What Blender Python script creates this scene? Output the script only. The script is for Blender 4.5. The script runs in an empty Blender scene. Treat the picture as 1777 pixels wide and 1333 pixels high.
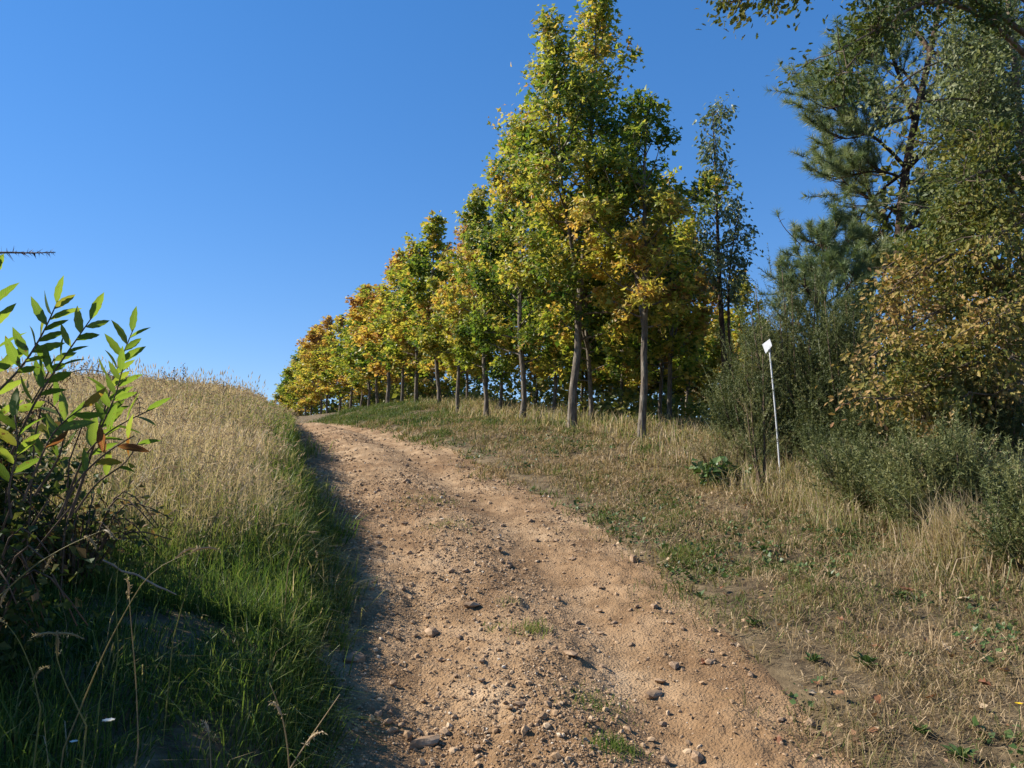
import bpy, math, random
import numpy as np
from mathutils import Matrix, Vector

# ------------------------------------------------------------------ camera, sky, sun, exposure
SC = bpy.context.scene
COL = SC.collection
FPX, CX, CY = 1340.0, 888.5, 666.5            # focal length and centre in photograph pixels
PITCH = math.radians(6.5)
EYE = np.array([0.0, 0.0, 1.6])

cam_d = bpy.data.cameras.new("camera"); cam = bpy.data.objects.new("camera", cam_d); COL.objects.link(cam)
cam.location = EYE; cam.rotation_euler = (math.radians(90) + PITCH, 0, 0)
cam_d.sensor_width = 36.0; cam_d.lens = FPX / 1777 * 36.0
cam_d.clip_start = 0.05; cam_d.clip_end = 3000
SC.camera = cam

SUN_AZ, SUN_EL = math.radians(-80), math.radians(37)      # azimuth from +Y, clockwise positive
sun_vec = Vector((math.sin(SUN_AZ) * math.cos(SUN_EL), math.cos(SUN_AZ) * math.cos(SUN_EL), math.sin(SUN_EL)))
W = bpy.data.worlds.new("World"); SC.world = W; W.use_nodes = True
wn = W.node_tree.nodes; wl = W.node_tree.links
for n in list(wn): wn.remove(n)
sky = wn.new("ShaderNodeTexSky"); sky.sky_type = 'NISHITA'; sky.sun_disc = False
sky.sun_elevation = SUN_EL; sky.sun_rotation = SUN_AZ
sky.altitude = 0; sky.air_density = 1.0; sky.dust_density = 0.0; sky.ozone_density = 10.0
hs = wn.new("ShaderNodeHueSaturation"); hs.inputs['Saturation'].default_value = 1.165; hs.inputs['Hue'].default_value = .514
gmn = wn.new("ShaderNodeGamma"); gmn.inputs[1].default_value = .66
bgn = wn.new("ShaderNodeBackground"); bgn.inputs['Strength'].default_value = 0.149
wo = wn.new("ShaderNodeOutputWorld")
wl.new(sky.outputs[0], hs.inputs['Color']); wl.new(hs.outputs[0], gmn.inputs[0]); wl.new(gmn.outputs[0], bgn.inputs['Color']); wl.new(bgn.outputs[0], wo.inputs['Surface'])

sd = bpy.data.lights.new("sun", 'SUN'); sd.energy = 5.0; sd.angle = math.radians(0.53); sd.color = (1.0, 0.93, 0.82)
so = bpy.data.objects.new("sun", sd); COL.objects.link(so)
so.rotation_euler = (-sun_vec).to_track_quat('-Z', 'Y').to_euler(); so.location = sun_vec * 80

SC.view_settings.view_transform = 'Standard'; SC.view_settings.look = 'None'
SC.view_settings.exposure = 0.95; SC.view_settings.gamma = 1.0; SC.view_settings.use_curve_mapping = False
SC.render.engine = 'CYCLES'
SC.cycles.use_denoising = True
SC.cycles.max_bounces = 6; SC.cycles.diffuse_bounces = 3; SC.cycles.glossy_bounces = 2
SC.cycles.transmission_bounces = 3; SC.cycles.transparent_max_bounces = 4
SC.cycles.caustics_reflective = False; SC.cycles.caustics_refractive = False

# ------------------------------------------------------------------ helpers: numbers
def rngf(s): return np.random.default_rng(s)
def ss(a, b, x):
    t = np.clip((np.asarray(x, float) - a) / (b - a), 0, 1); return t * t * (3 - 2 * t)
def nrm(v):
    v = np.asarray(v, float); return v / np.maximum(np.linalg.norm(v, axis=-1, keepdims=True), 1e-9)
def hash2(i, j, s):
    h = (i.astype(np.int64) * 374761393 + j.astype(np.int64) * 668265263 + s * 974634777) & 0x7fffffff
    h = ((h ^ (h >> 13)) * 1274126177) & 0x7fffffff
    h = (h ^ (h >> 16)) & 0xffff
    return h / 65535.0
def vn(x, y, s=0):
    x = np.asarray(x, float); y = np.asarray(y, float)
    i = np.floor(x); j = np.floor(y); u = x - i; v = y - j
    u = u * u * u * (u * (u * 6 - 15) + 10); v = v * v * v * (v * (v * 6 - 15) + 10)
    a = hash2(i, j, s); b = hash2(i + 1, j, s); c = hash2(i, j + 1, s); d = hash2(i + 1, j + 1, s)
    return (a * (1 - u) + b * u) * (1 - v) + (c * (1 - u) + d * u) * v
def fbm(x, y, s=0, o=4):
    t = 0; a = .5
    for k in range(o):
        t = t + a * vn(x * 2 ** k + 17.3 * k, y * 2 ** k - 9.1 * k, s + k); a *= .5
    return t / (1 - .5 ** o)
def lin(r, g, b):
    f = lambda c: (c / 255 / 12.92) if c <= 10 else ((c / 255 + .055) / 1.055) ** 2.4
    return (f(r), f(g), f(b), 1.0)

# a pixel of the photograph gives a direction; a distance along Y gives the point
CP, SP = math.cos(PITCH), math.sin(PITCH)
def at(px, py, d):
    u = (px - CX) / FPX; v = (CY - py) / FPX
    yy = CP - v * SP; zz = SP + v * CP
    k = d / yy
    return np.array([u * k, d, EYE[2] + zz * k])

# ------------------------------------------------------------------ terrain
def table(pts, smooth=1.2, hi=420):
    pts = np.array(pts, float); xs = np.arange(-60, hi, .1)
    v = np.interp(xs, pts[:, 0], pts[:, 1])
    k = np.exp(-.5 * (np.arange(-40, 41) * .1 / smooth) ** 2); k /= k.sum()
    vp = np.pad(v, 40, mode='edge'); v = np.convolve(vp, k, mode='valid')
    return lambda y: np.interp(y, xs, v)
ZP = table([(-60, -4), (-10, -.9), (0, -.2), (3, .1), (5, .4), (7, .72), (9.5, 1.13), (12.5, 1.62), (17, 2.3), (22, 2.86), (28, 3.36),
            (33, 3.66), (38, 3.92), (45, 4.28), (62, 5.15), (80, 5.95), (105, 6.9), (140, 7.4), (220, 6.5), (420, -12)], 1.0)
_edge = [(3.4, 560, 1450), (4, 575, 1385), (5, 592, 1285), (6, 603, 1190), (7, 597, 1120), (8, 577, 1060), (9.5, 558, 985),
         (12.5, 537, 845), (17, 517, 728), (22, 506, 645), (28, 499, 600)]
_xl = [(y, (l - CX) / FPX * y) for y, l, r in _edge]; _xr = [(y, (r - CX) / FPX * y) for y, l, r in _edge]
XL0 = table([(-60, -1.2), (0, -.8)] + _xl + [(36, -10.9), (50, -17.3), (80, -33), (140, -66), (420, -200)], .6)
XR0 = table([(-60, 1.6), (0, 1.5)] + _xr + [(36, -8.4), (50, -14.8), (80, -30.4), (140, -63), (420, -197)], .6)

def XL(y): return XL0(y) + .22 * (fbm(np.asarray(y) * 1.1, 0 * np.asarray(y) + 3.3, 77, 3) - .5)
def XR(y): return XR0(y) + .42 * (fbm(np.asarray(y) * .9, 0 * np.asarray(y) + 7.7, 79, 4) - .5)
def H(x, y):
    x = np.asarray(x, float); y = np.asarray(y, float)
    zp = ZP(y); s = np.maximum(XL(y) - x, 0); t = np.maximum(x - XR(y), 0)
    left = (.28 - .10 * np.exp(-((y - 5.6) / 1.3) ** 2)) * ss(0, .4, s) + .84 * (1 - np.exp(-s / 2.5)) - .05 * np.maximum(s - 14, 0)
    left = left + ss(.1, 1.5, s) * (.16 * (fbm(x * .45, y * .45, 5) - .5) + .05 * (vn(x * 2.3, y * 2.3, 8) - .5))
    edge = .015 + .13 * ss(11, 18, y)
    right = edge * ss(0, .35, t) + .1 * ss(.2, 2, t) + .6 * ss(22, 36, y) * ss(0, 3, t) * (1 - .6 * ss(60, 90, y))
    right = right + .68 * ss(1.0, 6.2, t) * (1 - ss(8.2, 11.5, y)) + .25 * ss(2.5, 5.5, t) * ss(8.2, 11.5, y) * (1 - ss(11.5, 17, y))
    fall = np.maximum(t - 6, 0)
    right = right - (.16 * fall * fall / (fall + 3)) * ss(9, 17, y) * (1 - .5 * ss(30, 60, y)) - .02 * fall
    right = right + ss(.05, .8, t) * (.12 * (fbm(x * .6, y * .6, 11) - .5) + .11 * (fbm(x * 2.6, y * 2.6, 12, 2) - .5) + .22 * ss(.8, 2.5, t) * (1 - ss(11, 15, y)) * (fbm(x * 1.2, y * 1.2, 14, 2) - .5))
    z = zp + left + right
    far = np.maximum(np.hypot(x, y) - 200, 0)
    return z - .02 * far

def inpath(x, y, m=0.0):
    return (x > XL(y) - m) & (x < XR(y) + m)
def hit(px, py, dmax=160):
    ds = np.concatenate([np.arange(1.5, 40, .02), np.arange(40, dmax, .1)])
    u = (px - CX) / FPX; v = (CY - py) / FPX; yy = CP - v * SP; zz = SP + v * CP
    x = u * ds / yy; z = EYE[2] + zz * ds / yy
    k = np.argmax(z < H(x, ds)); d = ds[k] if k > 0 else 30.0
    return np.array([u * d / yy, d, float(H(u * d / yy, d))])
def project(P):
    P = np.asarray(P, float) - EYE
    f = P[..., 1] * CP + P[..., 2] * SP; up = -P[..., 1] * SP + P[..., 2] * CP
    f = np.where(np.abs(f) < 1e-3, 1e-3, f)
    return CX + FPX * P[..., 0] / f, CY - FPX * up / f, f
def inframe(P, m=60):
    a, b, f = project(P)
    return (f > .3) & (a > -m) & (a < 1777 + m) & (b > -m) & (b < 1333 + m)

def track_relief(x, y):
    w = np.maximum(XR(y) - XL(y), .5); c = (x - XL(y)) / w
    rut = -.06 * np.exp(-((c - .22) / .10) ** 2) - .07 * np.exp(-((c - .73) / .11) ** 2) + .03 * np.exp(-((c - .48) / .1) ** 2)
    a = .09 * (fbm(x * 1.1, y * .9, 31, 3) - .5)
    n2 = fbm(x * 5.0, y * 5.0, 33, 4); b = .034 * (n2 - .5)
    rdg = 1 - np.abs(2 * fbm(x * 9.0, y * 9.0, 37, 3) - 1)
    cl = .010 * np.maximum(rdg - .72, 0) / .28
    d = .046 * (fbm(x * 15, y * 15, 41, 3) - .5) * (.5 + fbm(x * 1.7, y * 1.7, 43, 2))
    return (rut + a) * (1 - ss(.86, 1.0, c)) + (b + cl + d) * (1 - .6 * ss(.9, 1.0, c)) * (1 - .55 * np.exp(-((c - .73) / .1) ** 2))
def T(x, y): return H(x, y) + track_relief(x, y) - .012

# ------------------------------------------------------------------ helpers: materials
def newmat(name):
    m = bpy.data.materials.new(name); m.use_nodes = True; nt = m.node_tree
    for n in list(nt.nodes): nt.nodes.remove(n)
    return m, nt
def ramp(nt, fac, stops):
    r = nt.nodes.new("ShaderNodeValToRGB"); e = r.color_ramp.elements
    while len(e) < len(stops): e.new(.5)
    for k, (p, c) in enumerate(stops): e[k].position = p; e[k].color = c if len(c) == 4 else (*c, 1)
    nt.links.new(fac, r.inputs[0]); return r.outputs[0]
def leaf_mat(name, stops, trans=.4, rough=.5, spec=.35, objrand=0.0, tint=(1.15, 1.15, .68)):
    m, nt = newmat(name); N = nt.nodes; L = nt.links
    a = N.new("ShaderNodeAttribute"); a.attribute_name = "tone"; fac = a.outputs['Fac']
    if objrand:
        oi = N.new("ShaderNodeObjectInfo"); ma = N.new("ShaderNodeMath"); ma.operation = 'MULTIPLY_ADD'
        ma.inputs[1].default_value = objrand; L.new(oi.outputs['Random'], ma.inputs[0])
        L.new(fac, ma.inputs[2]); fac = ma.outputs[0]
        mb = N.new("ShaderNodeMath"); mb.operation = 'SUBTRACT'; L.new(fac, mb.inputs[0]); mb.inputs[1].default_value = objrand * .5; fac = mb.outputs[0]
    c = ramp(nt, fac, stops)
    p = N.new("ShaderNodeBsdfPrincipled"); p.inputs['Roughness'].default_value = rough; p.inputs['Specular IOR Level'].default_value = spec
    L.new(c, p.inputs['Base Color'])
    out = N.new("ShaderNodeOutputMaterial")
    if trans > 0:
        t = N.new("ShaderNodeBsdfTranslucent"); g = N.new("ShaderNodeMixRGB"); g.blend_type = 'MULTIPLY'; g.inputs[0].default_value = 1
        g.inputs[2].default_value = (*tint, 1); L.new(c, g.inputs[1]); L.new(g.outputs[0], t.inputs[0])
        mx = N.new("ShaderNodeMixShader"); mx.inputs[0].default_value = trans
        L.new(p.outputs[0], mx.inputs[1]); L.new(t.outputs[0], mx.inputs[2]); L.new(mx.outputs[0], out.inputs[0])
    else:
        L.new(p.outputs[0], out.inputs[0])
    return m
def noise_mat(name, stops, scale=6, detail=6, rough=.85, bump=.3, bscale=40, stretch=(1, 1, 1), dist=.02, spec=.2, second=None):
    m, nt = newmat(name); N = nt.nodes; L = nt.links
    tc = N.new("ShaderNodeTexCoord"); mp = N.new("ShaderNodeMapping"); mp.inputs['Scale'].default_value = stretch
    L.new(tc.outputs['Object'], mp.inputs[0])
    n = N.new("ShaderNodeTexNoise"); n.inputs['Scale'].default_value = scale; n.inputs['Detail'].default_value = detail; n.inputs['Roughness'].default_value = .65
    L.new(mp.outputs[0], n.inputs['Vector'])
    c = ramp(nt, n.outputs[0], stops)
    if second:
        sc2, st2, amt = second
        n2 = N.new("ShaderNodeTexNoise"); n2.inputs['Scale'].default_value = sc2; n2.inputs['Detail'].default_value = 3; L.new(mp.outputs[0], n2.inputs['Vector'])
        c2 = ramp(nt, n2.outputs[0], st2); mx = N.new("ShaderNodeMixRGB"); mx.blend_type = 'MULTIPLY'; mx.inputs[0].default_value = amt
        L.new(c, mx.inputs[1]); L.new(c2, mx.inputs[2]); c = mx.outputs[0]
    p = N.new("ShaderNodeBsdfPrincipled"); p.inputs['Roughness'].default_value = rough; p.inputs['Specular IOR Level'].default_value = spec
    L.new(c, p.inputs['Base Color'])
    nb = N.new("ShaderNodeTexNoise"); nb.inputs['Scale'].default_value = bscale; nb.inputs['Detail'].default_value = 5; L.new(mp.outputs[0], nb.inputs['Vector'])
    b = N.new("ShaderNodeBump"); b.inputs['Strength'].default_value = bump; b.inputs['Distance'].default_value = dist
    L.new(nb.outputs[0], b.inputs['Height']); L.new(b.outputs[0], p.inputs['Normal'])
    out = N.new("ShaderNodeOutputMaterial"); L.new(p.outputs[0], out.inputs[0])
    return m

G = lambda r, g, b: (r, g, b, 1)
M = {}
SOIL = [(.25, G(.13, .078, .04)), (.45, G(.265, .17, .09)), (.6, G(.36, .243, .138)), (.8, G(.46, .335, .21))]
M['soil'] = noise_mat('soil', SOIL, 2.2, 12, .95, .85, 60, dist=.03, second=(.55, [(.35, G(.66, .58, .50)), (.6, G(1, 1, 1))], .8))
def ground_mat():
    m, nt = newmat('ground'); N = nt.nodes; L = nt.links
    tc = N.new("ShaderNodeTexCoord")
    def nz(sc, det):
        n = N.new("ShaderNodeTexNoise"); n.inputs['Scale'].default_value = sc; n.inputs['Detail'].default_value = det; n.inputs['Roughness'].default_value = .68
        L.new(tc.outputs['Object'], n.inputs['Vector']); return n.outputs[0]
    ca = ramp(nt, nz(7, 10), [(.3, G(.045, .03, .018)), (.48, G(.11, .08, .045)), (.66, G(.20, .15, .085)), (.8, G(.30, .23, .14))])
    cb0 = ramp(nt, nz(2.2, 10), SOIL); c2 = ramp(nt, nz(.55, 3), [(.35, G(.62, .55, .47)), (.6, G(.92, .9, .88))])
    mm = N.new("ShaderNodeMixRGB"); mm.blend_type = 'MULTIPLY'; mm.inputs[0].default_value = .9; L.new(cb0, mm.inputs[1]); L.new(c2, mm.inputs[2]); cb = mm.outputs[0]
    a = N.new("ShaderNodeAttribute"); a.attribute_name = 'tone'
    ad = N.new("ShaderNodeMath"); ad.operation = 'ADD'; L.new(a.outputs['Fac'], ad.inputs[0]); L.new(nz(4, 8), ad.inputs[1])
    mr = N.new("ShaderNodeMapRange"); mr.inputs[1].default_value = .85; mr.inputs[2].default_value = 1.1; L.new(ad.outputs[0], mr.inputs[0])
    mx = N.new("ShaderNodeMixRGB"); L.new(mr.outputs[0], mx.inputs[0]); L.new(ca, mx.inputs[1]); L.new(cb, mx.inputs[2])
    p = N.new("ShaderNodeBsdfPrincipled"); p.inputs['Roughness'].default_value = .95; p.inputs['Specular IOR Level'].default_value = .15; L.new(mx.outputs[0], p.inputs['Base Color'])
    b = N.new("ShaderNodeBump"); b.inputs['Strength'].default_value = .7; b.inputs['Distance'].default_value = .03; L.new(nz(28, 7), b.inputs['Height']); L.new(b.outputs[0], p.inputs['Normal'])
    o = N.new("ShaderNodeOutputMaterial"); L.new(p.outputs[0], o.inputs[0]); return m
M['ground'] = ground_mat()
M['stone'] = noise_mat('stone', [(.3, G(.15, .095, .06)), (.5, G(.28, .185, .11)), (.72, G(.42, .31, .21))], 9, 6, .9, .4, 60, dist=.006)
M['gravel'] = leaf_mat('gravel', [(0, G(.11, .07, .04)), (.3, G(.25, .16, .09)), (.65, G(.37, .25, .145)), (.9, G(.47, .36, .24)), (1, G(.52, .45, .35))], 0, .9, .2)
M['bark'] = noise_mat('bark', [(.3, G(.05, .04, .03)), (.5, G(.13, .105, .08)), (.7, G(.26, .23, .18))], 16, 9, .9, 1.0, 26, (1, 1, .25), .03)
M['pinebark'] = noise_mat('pine_bark', [(.3, G(.03, .02, .015)), (.5, G(.07, .045, .032)), (.72, G(.14, .09, .065))], 8, 7, .95, 1, 18, (1, 1, .35), .05)
M['oakbark'] = noise_mat('oak_bark', [(.3, G(.05, .038, .026)), (.5, G(.12, .09, .065)), (.72, G(.24, .20, .145))], 10, 7, .92, .8, 30, (1, 1, .4), .03)
M['twig'] = noise_mat('twig', [(.3, G(.05, .035, .025)), (.6, G(.13, .09, .06))], 14, 4, .9, .3, 40)
M['syc'] = leaf_mat('sycamore_leaf', [(0, G(.04, .085, .018)), (.25, G(.10, .165, .026)), (.44, G(.28, .31, .05)), (.62, G(.45, .39, .085)), (.77, G(.55, .37, .09)),
                                     (.9, G(.42, .23, .07)), (1, G(.28, .14, .07))], .55, .45, .4, .16)
M['oakleaf'] = leaf_mat('oak_leaf', [(0, G(.05, .08, .018)), (.22, G(.13, .14, .03)), (.42, G(.24, .195, .045)), (.7, G(.38, .25, .10)), (1, G(.23, .12, .05))], .3, .6, .22)
M['pine'] = leaf_mat('pine_needle', [(0, G(.04, .07, .035)), (.5, G(.12, .175, .08)), (.85, G(.24, .285, .13)), (1, G(.32, .33, .18))], .3, .5, .3)
M['gorse'] = leaf_mat('gorse_spine', [(0, G(.03, .045, .015)), (.45, G(.10, .12, .04)), (.8, G(.21, .21, .08)), (1, G(.30, .23, .13))], .2, .55, .25)
M['euc'] = leaf_mat('eucalyptus_leaf', [(0, G(.05, .08, .04)), (.6, G(.14, .185, .10)), (1, G(.26, .29, .17))], .3, .4, .5)
M['willow'] = leaf_mat('willow_leaf', [(0, G(.05, .075, .03)), (.5, G(.135, .165, .07)), (1, G(.28, .29, .15))], .35, .55, .25)
M['chestnut'] = leaf_mat('chestnut_leaf', [(0, G(.07, .12, .02)), (.5, G(.13, .21, .03)), (.8, G(.22, .27, .045)), (.9, G(.30, .12, .03)), (1, G(.16, .05, .03))], .62, .4, .45, .35)
def age_leaf(m):
    nt = m.node_tree; N = nt.nodes; L = nt.links; p = [n for n in N if n.type == 'BSDF_PRINCIPLED'][0]; src = p.inputs['Base Color'].links[0].from_socket; mul = [n for n in N if n.type == 'MIX_RGB'][0]
    tc = N.new('ShaderNodeTexCoord'); sx = N.new('ShaderNodeSeparateXYZ'); L.new(tc.outputs['Object'], sx.inputs[0])
    ab = N.new('ShaderNodeMath'); ab.operation = 'ABSOLUTE'; L.new(sx.outputs[0], ab.inputs[0])
    v = N.new('ShaderNodeMath'); v.operation = 'MULTIPLY_ADD'; v.inputs[1].default_value = -1.1; L.new(ab.outputs[0], v.inputs[0]); L.new(sx.outputs[1], v.inputs[2])
    w = N.new('ShaderNodeMath'); w.operation = 'PINGPONG'; w.inputs[1].default_value = .035; L.new(v.outputs[0], w.inputs[0])
    mn = N.new('ShaderNodeMath'); mn.operation = 'MINIMUM'; L.new(w.outputs[0], mn.inputs[0]); L.new(ab.outputs[0], mn.inputs[1])
    vein = ramp(nt, mn.outputs[0], [(0, G(1.0, 1.0, 1.0)), (.012, G(0, 0, 0))])
    mx = N.new('ShaderNodeMixRGB'); mx.blend_type = 'MIX'; L.new(vein, mx.inputs[0]); L.new(src, mx.inputs[1]); mx.inputs[2].default_value = (.30, .34, .09, 1)
    fc = N.new('ShaderNodeMath'); fc.operation = 'MULTIPLY'; fc.inputs[1].default_value = .35; L.new(vein, fc.inputs[0]); L.new(fc.outputs[0], mx.inputs[0])
    oi = N.new('ShaderNodeObjectInfo'); ad = N.new('ShaderNodeVectorMath'); ad.operation = 'ADD'; L.new(tc.outputs['Object'], ad.inputs[0]); L.new(oi.outputs['Location'], ad.inputs[1])
    nz = N.new('ShaderNodeTexNoise'); nz.inputs['Scale'].default_value = 7; nz.inputs['Detail'].default_value = 4; L.new(ad.outputs[0], nz.inputs['Vector'])
    sp = ramp(nt, nz.outputs[0], [(.62, G(0, 0, 0)), (.70, G(1, 1, 1))])
    m2 = N.new('ShaderNodeMixRGB'); L.new(sp, m2.inputs[0]); L.new(mx.outputs[0], m2.inputs[1]); m2.inputs[2].default_value = (.13, .07, .025, 1)
    L.new(m2.outputs[0], p.inputs['Base Color']); L.new(m2.outputs[0], mul.inputs[1])
age_leaf(M['chestnut'])
M['bramble'] = leaf_mat('bramble_leaf', [(0, G(.02, .04, .012)), (.5, G(.055, .085, .022)), (.8, G(.13, .13, .04)), (1, G(.22, .13, .06))], .35, .6, .2)
M['undergrowth'] = leaf_mat('undergrowth_leaf', [(0, G(.05, .07, .02)), (.4, G(.14, .16, .035)), (.75, G(.34, .28, .07)), (1, G(.36, .22, .10))], .5, .5, .3)
M['ivy'] = leaf_mat('ivy_leaf', [(0, G(.025, .05, .016)), (.6, G(.065, .115, .03)), (1, G(.13, .18, .06))], .2, .45, .3)
M['grass'] = leaf_mat('grass_blade', [(0, G(.025, .06, .010)), (.3, G(.07, .13, .022)), (.5, G(.17, .22, .045)), (.66, G(.26, .235, .095)), (.82, G(.38, .295, .18)), (1, G(.60, .47, .31))], .45, .5, .25, tint=(1.1, 1.1, .8))
M['turf'] = leaf_mat('turf_blade', [(0, G(.04, .075, .015)), (.3, G(.10, .145, .03)), (.5, G(.16, .165, .05)), (.66, G(.22, .165, .08)), (.82, G(.32, .225, .12)), (1, G(.50, .38, .23))], .35, .6, .2, tint=(1.1, 1.05, .8))
M['dryhead'] = leaf_mat('seed_head', [(0, G(.22, .15, .09)), (.5, G(.43, .335, .205)), (1, G(.60, .49, .33))], .4, .7, .1, tint=(1.05, 1, .9))
M['bracken'] = leaf_mat('bracken_frond', [(0, G(.05, .028, .02)), (.5, G(.14, .07, .035)), (1, G(.32, .14, .05))], .25, .7, .2)
M['deadleaf'] = leaf_mat('dead_leaf', [(0, G(.16, .06, .03)), (.4, G(.26, .13, .06)), (.75, G(.38, .25, .14)), (1, G(.50, .39, .25))], .2, .55, .3, .9)
M['deadwood'] = noise_mat('dead_wood', [(.3, G(.12, .10, .08)), (.6, G(.30, .26, .20))], 12, 5, .9, .4, 40, (1, 1, .3))
M['paint'] = noise_mat('white_paint', [(.30, G(.30, .26, .21)), (.40, G(.48, .48, .47)), (.62, G(.58, .59, .61))], 9, 6, .4, .08, 50, spec=.5)
M['white'] = leaf_mat('white_petal', [(0, G(.7, .7, .66)), (1, G(.8, .8, .76))], .3)
M['yellow'] = leaf_mat('yellow_petal', [(0, G(.75, .50, .02)), (1, G(.8, .58, .03))], .3)
M['dock'] = leaf_mat('dock_seed', [(0, G(.05, .025, .015)), (1, G(.13, .06, .03))], .1)

# ------------------------------------------------------------------ helpers: geometry
class Geo:
    def __init__(s): s.v = []; s.f = []; s.t = []; s.m = []; s.n = 0
    def add(s, V, F, tone=.5, mat=0):
        V = np.asarray(V, float).reshape(-1, 3); s.v.append(V)
        s.t.append(np.full(len(V), tone) if np.ndim(tone) == 0 else np.asarray(tone, float))
        for f in (F if isinstance(F, (list, tuple)) else [F]):
            f = np.asarray(f, np.int64) + s.n; s.f.append(f); s.m.append(np.full(len(f), mat))
        s.n += len(V)
    def mesh(s, name, mats, smooth=False):
        me = bpy.data.meshes.new(name)
        V = np.concatenate(s.v); tot = np.concatenate([np.full(len(f), f.shape[1]) for f in s.f])
        lp = np.concatenate([f.ravel() for f in s.f]); st = np.concatenate([[0], np.cumsum(tot)[:-1]])
        me.vertices.add(len(V)); me.vertices.foreach_set("co", V.astype(np.float32).ravel())
        me.loops.add(len(lp)); me.loops.foreach_set("vertex_index", lp.astype(np.int32))
        me.polygons.add(len(tot)); me.polygons.foreach_set("loop_start", st.astype(np.int32)); me.polygons.foreach_set("loop_total", tot.astype(np.int32))
        me.polygons.foreach_set("material_index", np.concatenate(s.m).astype(np.int32))
        me.polygons.foreach_set("use_smooth", np.full(len(tot), smooth))
        a = me.attributes.new("tone", 'FLOAT', 'POINT'); a.data.foreach_set("value", np.concatenate(s.t).astype(np.float32))
        for m in (mats if isinstance(mats, (list, tuple)) else [mats]): me.materials.append(m)
        me.update(calc_edges=True); return me
    def build(s, name, mats, parent=None, smooth=False, loc=None):
        if loc is not None:
            s.v = [v - np.asarray(loc) for v in s.v]
        o = bpy.data.objects.new(name, s.mesh(name, mats, smooth)); COL.objects.link(o)
        if parent: o.parent = parent
        elif loc is not None: o.location = loc
        return o
def tag(o, label=None, cat=None, group=None, kind=None):
    if label: o["label"] = label
    if cat: o["category"] = cat
    if group: o["group"] = group
    if kind: o["kind"] = kind
    return o
def empty(name, loc, label, cat, group=None):
    o = bpy.data.objects.new(name, None); COL.objects.link(o); o.location = loc; o.empty_display_size = .3
    return tag(o, label, cat, group)
def piece(name, me, parent, mat=None):
    o = bpy.data.objects.new(name, me); COL.objects.link(o); o.parent = parent
    if mat is not None: o.matrix_local = mat
    return o

def tube(g, P, R, k=6, tone=.5, mat=0, cap=True):
    P = np.asarray(P, float); R = np.asarray(R, float); n = len(P)
    tg = nrm(np.gradient(P, axis=0)); ref = np.array([0, 1., 0]) if abs(tg[:, 2]).mean() > .6 else np.array([0, 0, 1.])
    a = nrm(np.cross(tg, ref)); b = np.cross(tg, a)
    th = np.arange(k) * 2 * np.pi / k
    V = P[:, None] + R[:, None, None] * (np.cos(th)[None, :, None] * a[:, None] + np.sin(th)[None, :, None] * b[:, None])
    i = np.arange(n - 1)[:, None] * k; j = np.arange(k)[None]; j2 = (j + 1) % k
    F = np.stack([i + j, i + j2, i + k + j2, i + k + j], -1).reshape(-1, 4)
    fs = [F]
    if cap: fs.append(((n - 1) * k + np.arange(k))[None])
    g.add(V.reshape(-1, 3), fs, tone, mat)
def curve(r, p, d, L, n=6, up=.1, wig=.12):
    P = [np.array(p, float)]; d = nrm(d)
    for _ in range(n - 1):
        d = nrm(d + np.array([0, 0, up]) + r.normal(0, wig, 3)); P.append(P[-1] + d * L / (n - 1))
    return np.array(P)
def along(P, t):
    P = np.asarray(P); s = np.concatenate([[0], np.cumsum(np.linalg.norm(np.diff(P, axis=0), axis=1))]); s /= s[-1]
    return np.array([np.interp(t, s, P[:, k]) for k in range(3)]).T
def frames(axis, normal):
    y = nrm(axis); x = nrm(np.cross(y, normal)); z = np.cross(x, y)
    return np.stack([x, y, z], -1)              # columns: side, axis, normal
def stamp(g, tv, tf, P, R, S, tone=.5, mat=0):
    tv = np.asarray(tv, float); P = np.asarray(P, float); N = len(P)
    if N == 0: return
    S = np.asarray(S, float)
    if S.ndim == 0: S = np.full(N, S)
    tvs = tv[None] * (S[:, None, None] if S.ndim == 1 else S[:, None, :])
    V = np.einsum('nij,nkj->nki', R, tvs) + P[:, None]
    fs = []
    for f in (tf if isinstance(tf, (list, tuple)) and np.ndim(tf[0]) == 2 else [tf]):
        f = np.asarray(f); fs.append((f[None] + (np.arange(N) * len(tv))[:, None, None]).reshape(-1, f.shape[1]))
    tn = np.repeat(np.full(N, tone) if np.ndim(tone) == 0 else tone, len(tv))
    g.add(V.reshape(-1, 3), fs, tn, mat)
def rand_rot(r, N):
    return frames(r.normal(size=(N, 3)), r.normal(size=(N, 3)))

MAPLE = (np.array([(0, 0, 0), (-.58, .48, .12), (-.2, .55, .02), (0, 1.05, -.08), (.2, .55, .02), (.58, .48, .12)]), np.array([[0, 5, 4, 3, 2, 1]]))
KITE = (np.array([(0, 0, 0), (-.46, .42, .12), (0, 1, -.05), (.46, .42, .12)]), np.array([[0, 3, 2], [0, 2, 1]]))
SLIM = (np.array([(0, 0, 0), (-.13, .45, .04), (0, 1, -.08), (.13, .45, .04)]), np.array([[0, 3, 2], [0, 2, 1]]))
OAK = (np.array([(0, 0, 0), (-.12, .15, .02), (-.24, .28, .05), (-.16, .4, .02), (-.33, .58, .08), (-.2, .7, .03), (-.2, .86, .02), (0, 1, -.06),
                 (.2, .86, .02), (.2, .7, .03), (.33, .58, .08), (.16, .4, .02), (.24, .28, .05), (.12, .15, .02)]), np.array([[13, 12, 11, 10, 9, 8, 7, 6, 5, 4, 3, 2, 1, 0]]))

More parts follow.
